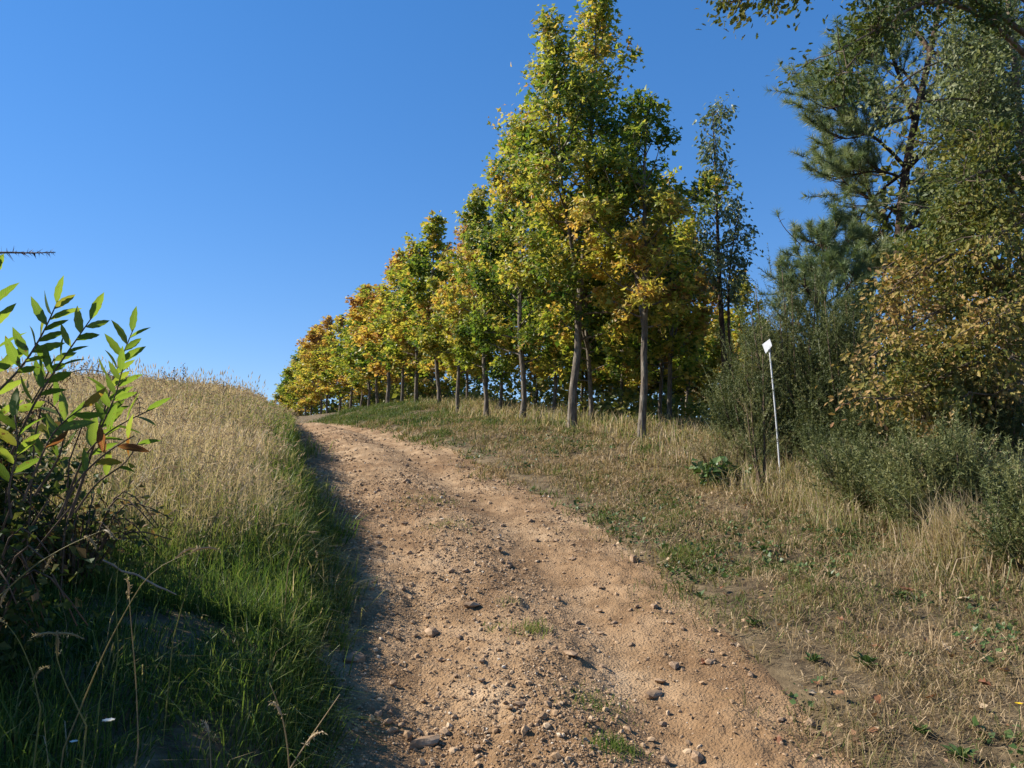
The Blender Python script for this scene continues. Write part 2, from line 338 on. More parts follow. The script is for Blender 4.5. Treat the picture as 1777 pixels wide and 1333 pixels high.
def leaves(g, r, P, out, size, tone, tmpl=KITE, droop=.35, mat=0, upb=.8, svar=.34):
    N = len(P)
    ax = nrm(nrm(out) + r.normal(0, .55, (N, 3)) + np.array([0, 0, -droop]))
    nm = nrm(np.array([0, 0, upb]) + .4 * nrm(out) + r.normal(0, .55, (N, 3)))
    stamp(g, tmpl[0], tmpl[1], P, frames(ax, nm), np.asarray(size) * np.clip(r.normal(1, svar, N), .45, 1.7), tone, mat)

def blades(g, r, P, h, w, tone, lean=.35, mat=0, dirb=None, flop=0.0):
    """grass: base point, height, width per blade"""
    N = len(P)
    if N == 0: return
    az = r.uniform(0, 2 * np.pi, N); side = np.stack([np.cos(az), np.sin(az), 0 * az], -1)
    la = r.uniform(0, 2 * np.pi, N); ld = np.stack([np.cos(la), np.sin(la), 0 * la], -1)
    if dirb is not None: ld = nrm(ld + dirb)
    le = np.abs(r.normal(lean, lean * .5, N))[:, None]
    up = np.array([0, 0, 1.]); hh = h[:, None]
    m1 = P + hh * (.5 * up * (1 - .15 * le) + ld * le * .22)
    tip = P + hh * (up * np.maximum(1 - .55 * le - flop, -.1) + ld * le * .8)
    ww = w[:, None] * side * .5
    V = np.stack([P - ww, P + ww, m1 - ww * .8, m1 + ww * .8, tip], 1)
    b = (np.arange(N) * 5)[:, None]
    g.add(V.reshape(-1, 3), [b + np.array([0, 1, 3, 2]), b + np.array([2, 3, 4])], np.repeat(tone, 5), mat)
    return tip, ld

def tufts(g, r, C, nb, h, w, tone, spread=.03, lean=.8, tv=.07):
    """each centre fans out nb blades; h, w, tone per tuft"""
    k = np.repeat(np.arange(len(C)), nb); N = len(k); off = r.normal(0, 1, (N, 3)) * np.array([1, 1, 0]) * spread * (h[k] / .15)[:, None]
    P = C[k] + off; P[:, 2] = np.where(inpath(P[:, 0], P[:, 1]), T(P[:, 0], P[:, 1]), H(P[:, 0], P[:, 1])) - .012
    blades(g, r, P, h[k] * r.uniform(.35, 1.25, N), w[k] * r.uniform(.7, 1.3, N), np.clip(tone[k] + r.normal(0, tv, N), 0, 1), lean, dirb=2.2 * nrm(off + 1e-6))

# ------------------------------------------------------------------ ground and track
def ground_axis(lo, a, b, hi, step, gr):
    mid = list(np.arange(a, b + 1e-6, step)); s = step; v = b; up = []
    while v < hi: s *= gr; v += s; up.append(v)
    s = step; v = a; dn = []
    while v > lo: s *= gr; v -= s; dn.append(v)
    return np.array(dn[::-1] + mid + up)
gx = ground_axis(-420, -9, 8, 420, .15, 1.10); gy = ground_axis(-60, 1.5, 15, 700, .15, 1.06)
X, Y = np.meshgrid(gx, gy, indexing='ij')
dl = X - XL(Y); dr = XR(Y) - X; ins = ss(-.16, .06, np.minimum(dl, dr + .04))
Z = H(X, Y) - .14 * ins
nx, ny = X.shape
g = Geo(); ii = (np.arange(nx - 1)[:, None] * ny + np.arange(ny - 1)[None]).ravel()
gt = 1 - np.maximum(np.maximum(X - XR(Y), 0) / .14, np.maximum(XL(Y) - X, 0) / .25); gt = np.maximum(gt, .5 * ss(.52, .7, fbm(X * .9, Y * .9, 64)) * (X > XR(Y)) * (1 - ss(3.8, 5.5, Y)))
g.add(np.stack([X, Y, Z], -1).reshape(-1, 3), np.stack([ii, ii + ny, ii + ny + 1, ii + 1], -1), np.clip(gt, 0, 1).ravel())
tag(g.build('ground', M['ground'], smooth=True), 'earth and dry litter of the grassy hillside', 'ground', kind='structure')

ys = [1.6]
while ys[-1] < 75: ys.append(ys[-1] + np.clip(.0065 * ys[-1], .018, .4))
ys = np.array(ys); nc = 160; c = np.linspace(-.13, 1.13, nc)
Yt = np.repeat(ys[:, None], nc, 1); wdt = XR(Yt) - XL(Yt); Xt = XL(Yt) + c[None] * wdt
Zt = T(Xt, Yt) - .10 * ss(.025, .13, np.maximum(-c + .02, c - 1))[None]
g = Geo(); ii = (np.arange(len(ys) - 1)[:, None] * nc + np.arange(nc - 1)[None]).ravel()
g.add(np.stack([Xt, Yt, Zt], -1).reshape(-1, 3), np.stack([ii, ii + 1, ii + nc + 1, ii + nc], -1))
track = tag(g.build('dirt_path', M['soil'], smooth=True), 'rutted tan dirt track climbing the hill', 'path', kind='structure')

# ------------------------------------------------------------------ stones and gravel
def stone_mesh(seed, flat=.7):
    r = rngf(seed); t = (1 + 5 ** .5) / 2
    V = np.array([(-1, t, 0), (1, t, 0), (-1, -t, 0), (1, -t, 0), (0, -1, t), (0, 1, t), (0, -1, -t), (0, 1, -t), (t, 0, -1), (t, 0, 1), (-t, 0, -1), (-t, 0, 1)]) / 1.9
    F = np.array([(0, 11, 5), (0, 5, 1), (0, 1, 7), (0, 7, 10), (0, 10, 11), (1, 5, 9), (5, 11, 4), (11, 10, 2), (10, 7, 6), (7, 1, 8), (3, 9, 4), (3, 4, 2), (3, 2, 6), (3, 6, 8), (3, 8, 9), (4, 9, 5), (2, 4, 11), (6, 2, 10), (8, 6, 7), (9, 8, 1)])
    V = V * r.uniform(.72, 1.25, (12, 1)) * np.array([r.uniform(.8, 1.3), r.uniform(.75, 1), flat * r.uniform(.8, 1.2)])
    return V * .5, F
STV = [stone_mesh(100 + k) for k in range(8)]
g = Geo(); r = rngf(7)
def path_points(r, n, ymax=18, pw=1.6, m=.0):
    y = 2.6 + (ymax - 2.6) * r.random(n) ** pw; c = r.uniform(-.02, 1.05, n)
    x = XL(y) + c * (XR(y) - XL(y)); return x, y, c
OCT = (np.array([(.5, 0, 0), (-.5, .06, .04), (.05, .45, 0), (-.06, -.45, .05), (.08, .03, .36), (0, 0, -.3)]), np.array([(0, 2, 4), (2, 1, 4), (1, 3, 4), (3, 0, 4), (2, 0, 5), (1, 2, 5), (3, 1, 5), (0, 3, 5)]))
def gravel_layer(n, ymax, pw, med, sg, lo, hi, tmpls, gain):
    x, y, c = path_points(r, n, ymax, pw)
    dens = .25 + .9 * ss(.45, .68, fbm(x * .9, y * .7, 51)) + .6 * np.exp(-((c - .42) / .2) ** 2) * (y < 12) + .8 * np.exp(-(c / .16) ** 2)
    dens *= 1 - .6 * np.exp(-((c - .73) / .12) ** 2) * (y > 5)
    k = r.random(len(x)) < dens * gain; x, y = x[k], y[k]
    sz = np.clip(r.lognormal(math.log(med), sg, len(x)), lo, hi) * (1 + .045 * np.maximum(y - 5, 0))
    P = np.stack([x, y, T(x, y) + sz * .14], -1); vi = r.integers(0, len(tmpls), len(x))
    for q in range(len(tmpls)):
        s_ = vi == q; n_ = s_.sum(); az = r.uniform(0, 2 * np.pi, n_)
        R = frames(np.stack([np.cos(az), np.sin(az), r.normal(0, .25, n_)], -1), np.array([0, 0, 1.]) + r.normal(0, .25, (n_, 3)))
        stamp(g, tmpls[q][0], tmpls[q][1], P[s_], R, sz[s_][:, None] * r.uniform(.75, 1.3, (n_, 3)), np.clip(r.normal(.52, .2, n_), 0, 1))
gravel_layer(13000, 22, 1.8, .022, .35, .014, .05, STV, .5)
gravel_layer(62000, 14, 1.6, .012, .3, .006, .02, [OCT], .6)
tag(g.build('gravel', M['gravel']), 'small tan gravel and crumbs of earth strewn over the dirt track', 'gravel', kind='stuff')

SME = []
for k in range(8):
    gg = Geo(); gg.add(STV[k][0], STV[k][1]); SME.append(gg.mesh('stone', M['stone']))
r = rngf(21); x, y, c = path_points(r, 280, 15, 1.5)
for i in range(280):
    s = float(np.clip(r.lognormal(math.log(.042), .3), .028, .085)) * (1 + .03 * max(y[i] - 5, 0))
    piece('stone', SME[i % 8], track, Matrix.LocRotScale(Vector((x[i], y[i], float(T(x[i], y[i])) + s * .15)),
          Matrix.Rotation(r.uniform(0, 6.28), 3, 'Z') @ Matrix.Rotation(r.normal(0, .25), 3, 'X'), Vector((s * r.uniform(.8, 1.4), s, s * r.uniform(.7, 1.1)))))
rock_spots = [(750, 1085, .16, 'flat tan rock beside the deep wheel rut, second largest on the track'), (612, 1140, .15, 'largest pale rock at the foot of the shaded left bank'),
              (866, 953, .09, 'dark upright rock in the middle of the track'), (820, 862, .10, 'brown clod midway up the track'), (992, 1140, .085, 'squarish brown rock right of the track centre'),
              (820, 1052, .10, 'tall tan rock casting a dark shadow near the track centre'), (655, 940, .10, 'tan rock near the shaded edge of the upper track'), (1135, 1182, .09, 'dark rock on the right side of the lower track'),
              (1100, 972, .12, 'long pale rock at the right grassy edge of the track'), (735, 1275, .12, 'rounded grey rock in the shade at the bottom of the track')]
for i, (px, py, s, lb) in enumerate(rock_spots):
    p = hit(px, py); r = rngf(300 + i)
    gg = Geo(); tv, tf = stone_mesh(400 + i, .75); ed = {}; tv = list(map(np.array, tv)); nf = []
    def midp(a, b):
        kk = (min(a, b), max(a, b))
        if kk not in ed: ed[kk] = len(tv); tv.append((tv[a] + tv[b]) / 2 * r.uniform(1.0, 1.14))
        return ed[kk]
    for a, b, c_ in tf:
        ab, bc, ca = midp(a, b), midp(b, c_), midp(c_, a); nf += [(a, ab, ca), (b, bc, ab), (c_, ca, bc), (ab, bc, ca)]
    gg.add(np.array(tv) * s * np.array([1.2, .9, .8]), np.array(nf))
    o = gg.build('rock', M['stone']); o.location = (p[0], p[1], float(T(p[0], p[1])) + s * .14); o.rotation_euler = (0, 0, r.uniform(0, 6)); tag(o, lb, 'rock', 'larger rocks on the track')

# ------------------------------------------------------------------ sycamores
def make_sycamore(seed, Ht, r0, cb, spread, nl, nleaf, lsize, tmpl, tone0=.5, tgrad=.15, forks=0, kink=0., lean=(0, 0), dens_top=1.0, pw=.75):
    """returns (wood mesh, leaf mesh); base at the origin"""
    r = rngf(seed); wood = Geo(); lf = Geo()
    n = 13; t = np.linspace(0, 1, n)
    wob = np.cumsum(r.normal(0, .035, (n, 2)), 0) * Ht / 8
    P = np.stack([wob[:, 0] + lean[0] * t * Ht + kink * ss(.22, .4, t), wob[:, 1] + lean[1] * t * Ht, t * Ht], -1); P[0, :2] = 0
    P[0, 2] = -.12
    R = r0 * (1 - t) ** .85 + .012; R[0] *= 1.35
    tube(wood, P, R, 10, mat=0)
    stems = [(P, cb, spread, nl)]
    for f in range(forks):
        tf = r.uniform(.26, .36); b = along(P, tf); az = r.uniform(0, 6.28)
        Q = curve(r, b, (math.cos(az) * .5, math.sin(az) * .5, 1), Ht * (1 - tf) * .8, 8, .18, .08)
        tube(wood, Q, np.linspace(r0 * .6, .01, 8), 7); stems.append((Q, .2, spread * .8, nl // 2))
    A = []; O = []; HT = []
    for (Q, cb_, sp_, nl_) in stems:
        for i in range(nl_):
            u = (i + r.random()) / nl_; tt = cb_ + (1 - cb_) * u * .97
            b = along(Q, tt); az = i * 2.4 + r.normal(0, .4)
            prof = (1 - u) ** pw * (.42 + .58 * min(1, u / .25)) * r.uniform(.75, 1.12)
            L = max(.25, sp_ * prof); el = math.radians(6 + 58 * u ** .8 + r.normal(0, 8))
            d = (math.cos(az) * math.cos(el), math.sin(az) * math.cos(el), math.sin(el))
            B = curve(r, b, d, L * 1.2, 7, .07, .10); rb = r0 * .34 * (1 - u) ** .7 + .006
            tube(wood, B, np.linspace(rb, .004, 7), 5)
            m = max(3, int(4 + 5 * prof))
            for q in range(m):
                s0 = r.uniform(.22, 1.0); c0 = along(B, s0); dd = nrm(nrm(B[-1] - B[0]) + r.normal(0, .75, 3) + np.array([0, 0, .15]))
                l2 = L * .42 * r.uniform(.6, 1.1) * (1.1 - .4 * s0) + .12
                C = curve(r, c0, dd, l2, 5, .05, .2); tube(wood, C, np.linspace(rb * .35 + .002, .003, 5), 3, cap=False)
                for w_ in range(max(2, int(l2 / .16))):
                    A.append(along(C, r.uniform(.25, 1.0))); O.append(dd); HT.append((C[2, 2] / Ht))
            A.append(B[-1]); O.append(nrm(B[-1] - B[-2])); HT.append(B[-1, 2] / Ht)
        A.append(Q[-1]); O.append(np.array([0, 0, 1.])); HT.append(1.0)
    A = np.array(A); O = np.array(O); HT = np.array(HT)
    ctone = r.normal(0, .15, len(A))                         # each twig turns at its own pace
    pk = np.exp(-(1 - dens_top) * 2.2 * HT); pk /= pk.sum()
    k = r.choice(len(A), nleaf, p=pk)
    rad = .135 * Ht / 9
    LP = A[k] + r.normal(0, rad, (nleaf, 3)) * np.array([1, 1, .75])
    big = fbm(LP[:, 0] * .7 + seed, LP[:, 2] * .7 + LP[:, 1] * .5, seed) - .5
    tone = np.clip(tone0 - .075 + ctone[k] + tgrad * (HT[k] - .5) + 1.0 * big + r.normal(0, .06, nleaf), 0, 1)
    out = nrm(LP - along(P, np.clip(LP[:, 2] / Ht, 0, 1)) + np.array([0, 0, .1]))
    leaves(lf, r, LP, out, lsize, tone, tmpl)
    return wood.mesh('trunk', M['bark'], True), lf.mesh('crown', M['syc'])
def place_tree(name, wm, lm, loc, rz, sc, label, cat, group):
    e = empty(name, loc, label, cat, group); e.rotation_euler = (0, 0, rz); e.scale = sc if np.ndim(sc) else (sc,) * 3
    piece('trunk', wm, e); piece('crown', lm, e); return e
FRONT = 'front row of sycamores along the track'
def base(px, d):
    x = (px - CX) / FPX * d; return (x, d, float(H(x, d)) - .03)
# the five nearest have meshes of their own
near = [
    # px, d, seed, H, r0, crown base, spread, limbs, leaves, leaf size, tone0, tgrad, forks, kink, lean, pw
    (1112, 15.0, 1, 6.9, .066, .32, 1.7, 28, 9500, .096, .66, -.8, 1, .0, (.035, .0), .5, 'sycamore with rusty lower leaves and tall straight trunk, first before the signpost'),
    (992, 17.0, 2, 10.6, .080, .20, 2.6, 50, 23000, .098, .54, .26, 1, .05, (.042, .0), 1.0, 'tallest sycamore, green and gold, towering over the front row'),
    (905, 20.0, 3, 8.0, .062, .20, 2.2, 34, 14000, .10, .53, .22, 1, .05, (-.02, 0), .8, 'green sycamore directly before the tallest tree in the front row'),
    (843, 23.5, 4, 7.2, .06, .20, 2.1, 32, 11000, .108, .61, .15, 0, .1, (-.02, 0), .8, 'yellowing sycamore, two before the tallest tree in the front row'),
    (795, 27.0, 5, 7.0, .058, .20, 2.05, 30, 9500, .115, .66, .1, 0, .45, (0, 0), .8, 'golden sycamore with kinked pale trunk in the front row'),
]
for (px, d, sd_, Ht, r0, cb, sp, nl, nf, ls, t0, tg, fk, kk, ln, pw, lb) in near:
    wm, lm = make_sycamore(sd_, Ht, r0, cb, sp, nl, nf, ls, MAPLE, t0, tg, fk, kk, ln, .45, pw)
    place_tree('sycamore_tree', wm, lm, base(px, d), 0, 1, lb, 'tree', FRONT)
VAR = []
for k, (t0, fk, kk) in enumerate([(.65, 0, .1), (.58, 1, .0), (.68, 0, .3), (.53, 1, .1), (.62, 0, -.2), (.72, 1, .2)]):
    VAR.append(make_sycamore(30 + k, 8.0, .068, .19, 2.1, 32, 8500, .135, KITE, t0, .12, fk, kk, (0, 0), .7, .75))
r = rngf(77)
row1 = [(757, 31, 7.3), (720, 35, 7.6), (696, 39, 7.7), (675, 43, 7.9), (653, 47, 8.0), (641, 51, 8.3), (626, 55, 8.4), (606, 58, 8.4), (588, 62, 8.6), (570, 67, 8.6),
        (556, 72, 8.6), (543, 77, 8.6), (531, 82, 8.4), (520, 87, 8.2), (511, 93, 8.0), (502, 99, 7.6), (494, 105, 7.2), (487, 111, 6.6)]
ordn = ['sixth', 'seventh', 'eighth', 'ninth', 'tenth', 'eleventh', 'twelfth', 'thirteenth', 'fourteenth', 'fifteenth', 'sixteenth', 'seventeenth', 'eighteenth', 'nineteenth', 'twentieth', 'twenty-first', 'twenty-second', 'twenty-third']
for i, (px, d, h) in enumerate(row1):
    wm, lm = VAR[[0, 1, 4, 5, 3, 2, 0, 1, 4, 5, 2, 4, 0, 3, 2, 5, 4, 2][i]]
    s = h / 8.0 * r.uniform(.9, 1.1); s2 = s * r.uniform(.95, 1.25) * (1.2 if d > 42 else 1)
    place_tree('sycamore_tree', wm, lm, base(px + r.normal(0, 2), d + r.normal(0, .4)), r.uniform(0, 6.28), (s2, s2, s), 'golden sycamore, %s in the front row counting uphill from the signpost' % ordn[i], 'tree', FRONT)
# rows behind
back = [(1027, 18.6, 6.0, 1), (964, 22.5, 6.4, 3), (1146, 20.5, 5.6, 0), (1162, 19.0, 6.2, 1), (1192, 24.0, 5.6, 2), (870, 26.5, 6.6, 1), (1080, 24.5, 5.6, 3), (930, 29.5, 6.4, 0), (1010, 27.5, 6.0, 1)]
for i in range(9): back.append((846 - 22 * i + r.normal(0, 6), 32 + 4.3 * i, 7.0, int(r.integers(0, 5))))
for i in range(4): back.append((1130 - 60 * i + r.normal(0, 8), 29 + 3.2 * i, 6.0, int(r.integers(0, 5))))
for i in range(3): back.append((1290 - 50 * i + r.normal(0, 8), 26 + 2.0 * i, 5.8, int(r.integers(0, 5))))
for i in range(11): back.append((1010 + 31 * i + r.normal(0, 8), 27 + 7 * r.random(), 4.6 + 1.2 * r.random(), int(r.integers(0, 6))))
for i, (px, d, h, v) in enumerate(back):
    s = h / 8.0
    lbl = ['second-row sycamore just beyond the tallest tree', 'second-row sycamore seen between the tallest tree and the green one', 'thin second-row trunk just beyond the rusty sycamore', 'leafy second-row sycamore, second trunk beyond the rusty one',
           'third thin trunk beyond the rusty sycamore', 'second-row sycamore seen behind the green front-row one', 'far thin sycamore framed by the tallest and the rusty trunk', 'thin sycamore glimpsed under the green front-row crown', 'thin trunk far behind the tallest sycamore'][i] if i < 9 else 'sycamore deep in the plantation, beyond the second row of trunks'
    place_tree('sycamore_tree', *VAR[v], base(px, d), r.uniform(0, 6.28), (s, s, s), lbl, 'tree', 'sycamores of the rows behind')

# ------------------------------------------------------------------ eucalyptus
def px_path(pts):
    return np.array([at(*p) for p in pts])
def soft(P, n):
    """resample a polyline smoothly"""
    P = np.asarray(P); q = along(P, np.linspace(0, 1, n))
    for _ in range(3): q[1:-1] = (q[:-2] + 2 * q[1:-1] + q[2:]) / 4
    return q
def base_px(px, d): 
    b = base(px, d); return np.array(b)
r = rngf(91); wood = Geo(); lf = Geo(); b0 = base_px(1266, 17.5)
S1 = soft(np.vstack([b0, px_path([(1262, 690, 17.5), (1252, 560, 17.5), (1246, 430, 17.5), (1243, 320, 17.5), (1236, 195, 17.5)])]), 16)
S2 = soft(np.vstack([along(S1, .12), px_path([(1269, 640, 17.3), (1262, 520, 17.3), (1268, 440, 17.3), (1285, 360, 17.3)])]), 12)
tube(wood, S1, np.linspace(.085, .008, 16), 8); tube(wood, S2, np.linspace(.05, .006, 12), 6)
A = []; O = []
for S, lo, L0, nn in ((S1, .36, 1.0, 34), (S2, .45, .75, 16)):
    for i in range(nn):
        u = (i + r.random()) / nn; tt = lo + (1 - lo) * u; az = r.uniform(0, 6.28); el = r.uniform(.5, 1.1)
        B = curve(r, along(S, tt), (math.cos(az) * math.cos(el), math.sin(az) * math.cos(el), math.sin(el)), L0 * r.uniform(.5, 1) * (1 - .55 * u), 6, .06, .16)
        tube(wood, B, np.linspace(.014, .003, 6), 4)
        for q in range(5):
            d = nrm(r.normal(0, 1, 3) + np.array([0, 0, .3])); C = curve(r, along(B, r.uniform(.35, 1)), d, r.uniform(.2, .42), 4, -.1, .2)
            tube(wood, C, np.linspace(.004, .002, 4), 3, cap=False)
            for w_ in range(4): A.append(along(C, r.uniform(.2, 1))); O.append(d)
A = np.array(A); O = np.array(O); k = r.integers(0, len(A), 3600)
LP = A[k] + r.normal(0, .09, (len(k), 3))
leaves(lf, r, LP, O[k] + np.array([0, 0, -.5]), .10, np.clip(r.normal(.65, .22, len(k)), 0, 1), (SLIM[0] * np.array([2.0, 1, 1]), SLIM[1]), .5, upb=.4)
e = empty('eucalyptus_tree', b0, 'slender grey-green eucalyptus with thin dark stems behind the gorse', 'tree')
wood.build('trunk', M['pinebark'], e, True, b0); lf.build('crown', M['euc'], e, False, b0)

# ------------------------------------------------------------------ pines
def needle_tuft(seed, n=26):
    r = rngf(seed); V = []; F = []
    for i in range(n):
        t = r.uniform(-.35, .25); az = r.uniform(0, 6.28); el = r.uniform(.1, 1.2)
        d = np.array([math.cos(az) * math.cos(el), math.sin(el), math.sin(az) * math.cos(el)]); b = np.array([0, t, 0])
        L = r.uniform(.75, 1.05); s = nrm(np.cross(d, r.normal(size=3))) * .025
        V += [b - s, b + s, b + d * L + np.array([0, 0, -.08])]; F.append((3 * i, 3 * i + 1, 3 * i + 2))
    return np.array(V), np.array(F)
TUFT = [needle_tuft(500 + k) for k in range(4)]
def pine(name, label, stem, r0, limbs, seed, tuftlen, side_n=9, l2=.34, tufts=6, tone=.5):
    """stem polyline, limbs: list of polylines"""
    r = rngf(seed); wood = Geo(); nd = Geo(); n = len(stem); b0 = stem[0]
    tube(wood, stem, r0 * (1 - np.linspace(0, 1, n)) ** .7 + .015, 9)
    TP = []; TD = []
    for B in limbs:
        L = np.linalg.norm(B[-1] - B[0]); tube(wood, B, np.linspace(.012 + .014 * L, .006, len(B)), 5)
        for q in range(int(side_n * (.5 + L / 2.5))):
            s0 = r.uniform(.25, 1); dd = nrm(nrm(B[-1] - B[0]) * .8 + r.normal(0, .6, 3) + np.array([0, 0, .3]))
            C = curve(r, along(B, s0), dd, L * l2 * r.uniform(.5, 1.1) + .15, 5, .14, .16); tube(wood, C, np.linspace(.009, .004, 5), 4, cap=False)
            for w_ in range(tufts):
                u = r.uniform(.35, 1.0); TP.append(along(C, u)); TD.append(nrm(nrm(C[-1] - C[0]) + np.array([0, 0, .5]) + r.normal(0, .3, 3)))
            TP.append(C[-1]); TD.append(nrm(C[-1] - C[-2]))
    TP = np.array(TP); TD = np.array(TD); vi = r.integers(0, 4, len(TP))
    for q in range(4):
        s_ = vi == q; k = s_.sum()
        stamp(nd, TUFT[q][0], TUFT[q][1], TP[s_], frames(TD[s_], r.normal(size=(k, 3))), tuftlen * r.uniform(.7, 1.15, k), np.clip(r.normal(tone, .2, k), 0, 1))
    e = empty(name, b0, label, 'tree')
    wood.build('trunk', M['pinebark'], e, True, b0); nd.build('crown', M['pine'], e, False, b0)
    return len(TP)
r = rngf(123)
stem = soft(np.vstack([base_px(1545, 13.5), px_path([(1553, 560, 13.5), (1558, 430, 13.5), (1566, 310, 13.5), (1592, 190, 13.5), (1615, 90, 13.5), (1640, -30, 13.5), (1650, -180, 13.5)])]), 20)
limbs = []
for (pts) in [
    [(1566, 310), (1530, 290), (1490, 300), (1440, 315)], [(1562, 370), (1520, 350), (1470, 330), (1432, 275)], [(1570, 290), (1530, 240), (1470, 210), (1415, 165)],
    [(1592, 190), (1550, 150), (1500, 160), (1440, 190)], [(1600, 170), (1640, 120), (1700, 80), (1760, 70)], [(1575, 280), (1640, 250), (1710, 240), (1780, 250)],
    [(1585, 210), (1560, 120), (1530, 60), (1520, 20)], [(1615, 90), (1580, 40), (1550, 0), (1540, -40)], [(1560, 400), (1610, 380), (1660, 390), (1720, 360)],
    [(1558, 430), (1600, 440), (1660, 420), (1720, 430)], [(1625, 50), (1680, 10), (1730, -20)], [(1600, 170), (1570, 110), (1500, 100), (1470, 120)], [(1568, 300), (1520, 330), (1480, 380), (1500, 395)],
    [(1562, 350), (1520, 390), (1540, 440), (1500, 430)], [(1566, 320), (1620, 300), (1690, 310), (1750, 330)], [(1558, 420), (1580, 390), (1600, 350), (1640, 330)], [(1600, 170), (1630, 190), (1680, 190), (1740, 180)], [(1630, 20), (1680, 50), (1740, 40), (1800, 30)], [(1558, 440), (1590, 470), (1630, 460)], [(1556, 470), (1520, 470), (1480, 480)], [(1570, 300), (1600, 260), (1650, 230), (1700, 160)], [(1615, 90), (1670, 110), (1740, 130), (1800, 140)], [(1590, 200), (1530, 215), (1480, 250), (1450, 240)]]:
    m = len(pts); dd = np.cumsum(np.concatenate([[0], r.normal(0, .45, m - 1)]))
    limbs.append(soft(px_path([(px, py, 13.5 + dd[i]) for i, (px, py) in enumerate(pts)]), 7))
np_ = pine('pine_tree', 'tall pine with leaning dark trunk and blue-green needles above the oak', stem, .09, limbs, 130, .18, 30, .42, 7, .70)
# younger pine behind the gorse
stem = soft(np.vstack([base_px(1425, 12.5), px_path([(1425, 700, 12.5), (1428, 560, 12.5), (1432, 470, 12.5), (1436, 410, 12.5)])]), 12)
limbs = []
for i in range(24):
    u = .3 + .7 * i / 24; az = i * 2.4; L = 1.15 * (1.25 - u)
    limbs.append(curve(r, along(stem, u), (math.cos(az), math.sin(az), .5), L + .15, 6, .1, .08))
pine('pine_tree', 'young dark blue-green pine standing behind the gorse and signpost', stem, .06, limbs, 131, .16, 13, .4, 6, .55)
# lone shoot with one tuft on a curved twig
wood = Geo(); nd = Geo(); C = soft(px_path([(1392, 428, 12.2), (1378, 412, 12.2), (1360, 398, 12.2), (1350, 375, 12.2)]), 8); tube(wood, C, np.linspace(.008, .005, 8), 5)
C2 = soft(px_path([(1352, 385, 12.2), (1358, 378, 12.2), (1362, 380, 12.2)]), 4); tube(wood, C2, np.linspace(.004, .003, 4), 4)
stamp(nd, TUFT[0][0], TUFT[0][1], C[-1:], frames(np.array([[-.25, 0, 1.]]), np.array([[0, 1., 0]])), .15, .5)
stamp(nd, TUFT[1][0], TUFT[1][1], C[-1:] + np.array([[-.01, 0, .04]]), frames(np.array([[-.15, 0, 1.]]), np.array([[0, 1., 0]])), .15, .6)
SHOOT = (wood, nd)
pines = [o for o in COL.objects if o.name.startswith('pine_tree')]
wood.build('twig', M['twig'], pines[1], True, np.array(pines[1].location)); nd.build('needles', M['pine'], pines[1], False, np.array(pines[1].location))

# ------------------------------------------------------------------ willow with pale small leaves, behind the oak
r = rngf(140); wood = Geo(); lf = Geo(); b0 = base_px(1800, 11.5)
stem = soft(np.vstack([b0, px_path([(1795, 600, 11.5), (1790, 380, 11.5), (1770, 200, 11.4), (1750, 20, 11.3), (1740, -120, 11.3)])]), 14)
tube(wood, stem, np.linspace(.11, .02, 14), 8); A = []; O = []
for pts in [[(1785, 330), (1730, 270), (1670, 220), (1620, 200)], [(1780, 260), (1720, 180), (1660, 120), (1600, 90)], [(1765, 150), (1700, 80), (1640, 60), (1590, 40)], [(1755, 60), (1690, 20), (1620, -20)],
            [(1788, 380), (1740, 340), (1690, 330), (1640, 300), (1590, 300)], [(1780, 280), (1740, 210), (1720, 120), (1700, 60)], [(1770, 200), (1700, 170), (1640, 170), (1580, 180)],
            [(1775, 240), (1700, 230), (1640, 260), (1580, 250), (1545, 225)], [(1700, 80), (1620, 110), (1560, 140), (1530, 180)], [(1788, 390), (1700, 380), (1640, 360), (1590, 370), (1560, 350)]]:
    dd = np.cumsum(np.concatenate([[0], r.normal(-.15, .3, len(pts) - 1)])); B = soft(px_path([(a, b, 11.4 + dd[i]) for i, (a, b) in enumerate(pts)]), 9)
    tube(wood, B, np.linspace(.026, .006, 9), 5)
    for q in range(17):
        d = nrm(r.normal(0, 1, 3) + np.array([-.3, 0, .2])); C = curve(r, along(B, r.uniform(.15, 1)), d, r.uniform(.3, .8), 5, -.02, .2); tube(wood, C, np.linspace(.006, .002, 5), 3, cap=False)
        for w_ in range(6): A.append(along(C, r.uniform(.15, 1))); O.append(d)
A = np.array(A); O = np.array(O); k = r.integers(0, len(A), 17000); LP = A[k] + r.normal(0, .14, (len(k), 3)); pj = project(LP); k_ = (r.random(len(k)) < .3 + .7 * ss(1560, 1680, pj[0])) & ~((np.abs(pj[0] - np.interp(pj[1], [0, 190, 310, 430], [1636, 1592, 1566, 1558])) < 18) & (r.random(len(k)) < .5)); k = k[k_]; LP = LP[k_]
leaves(lf, r, LP, O[k], .066, np.clip(r.normal(.6, .25, len(k)), 0, 1), (SLIM[0] * np.array([2.1, 1, 1]), SLIM[1]), .4, upb=.4)
e = empty('willow_tree', b0, 'willow with small pale grey-green leaves in front of the tall pine', 'tree')
wood.build('trunk', M['oakbark'], e, True, b0); lf.build('crown', M['willow'], e, False, b0)

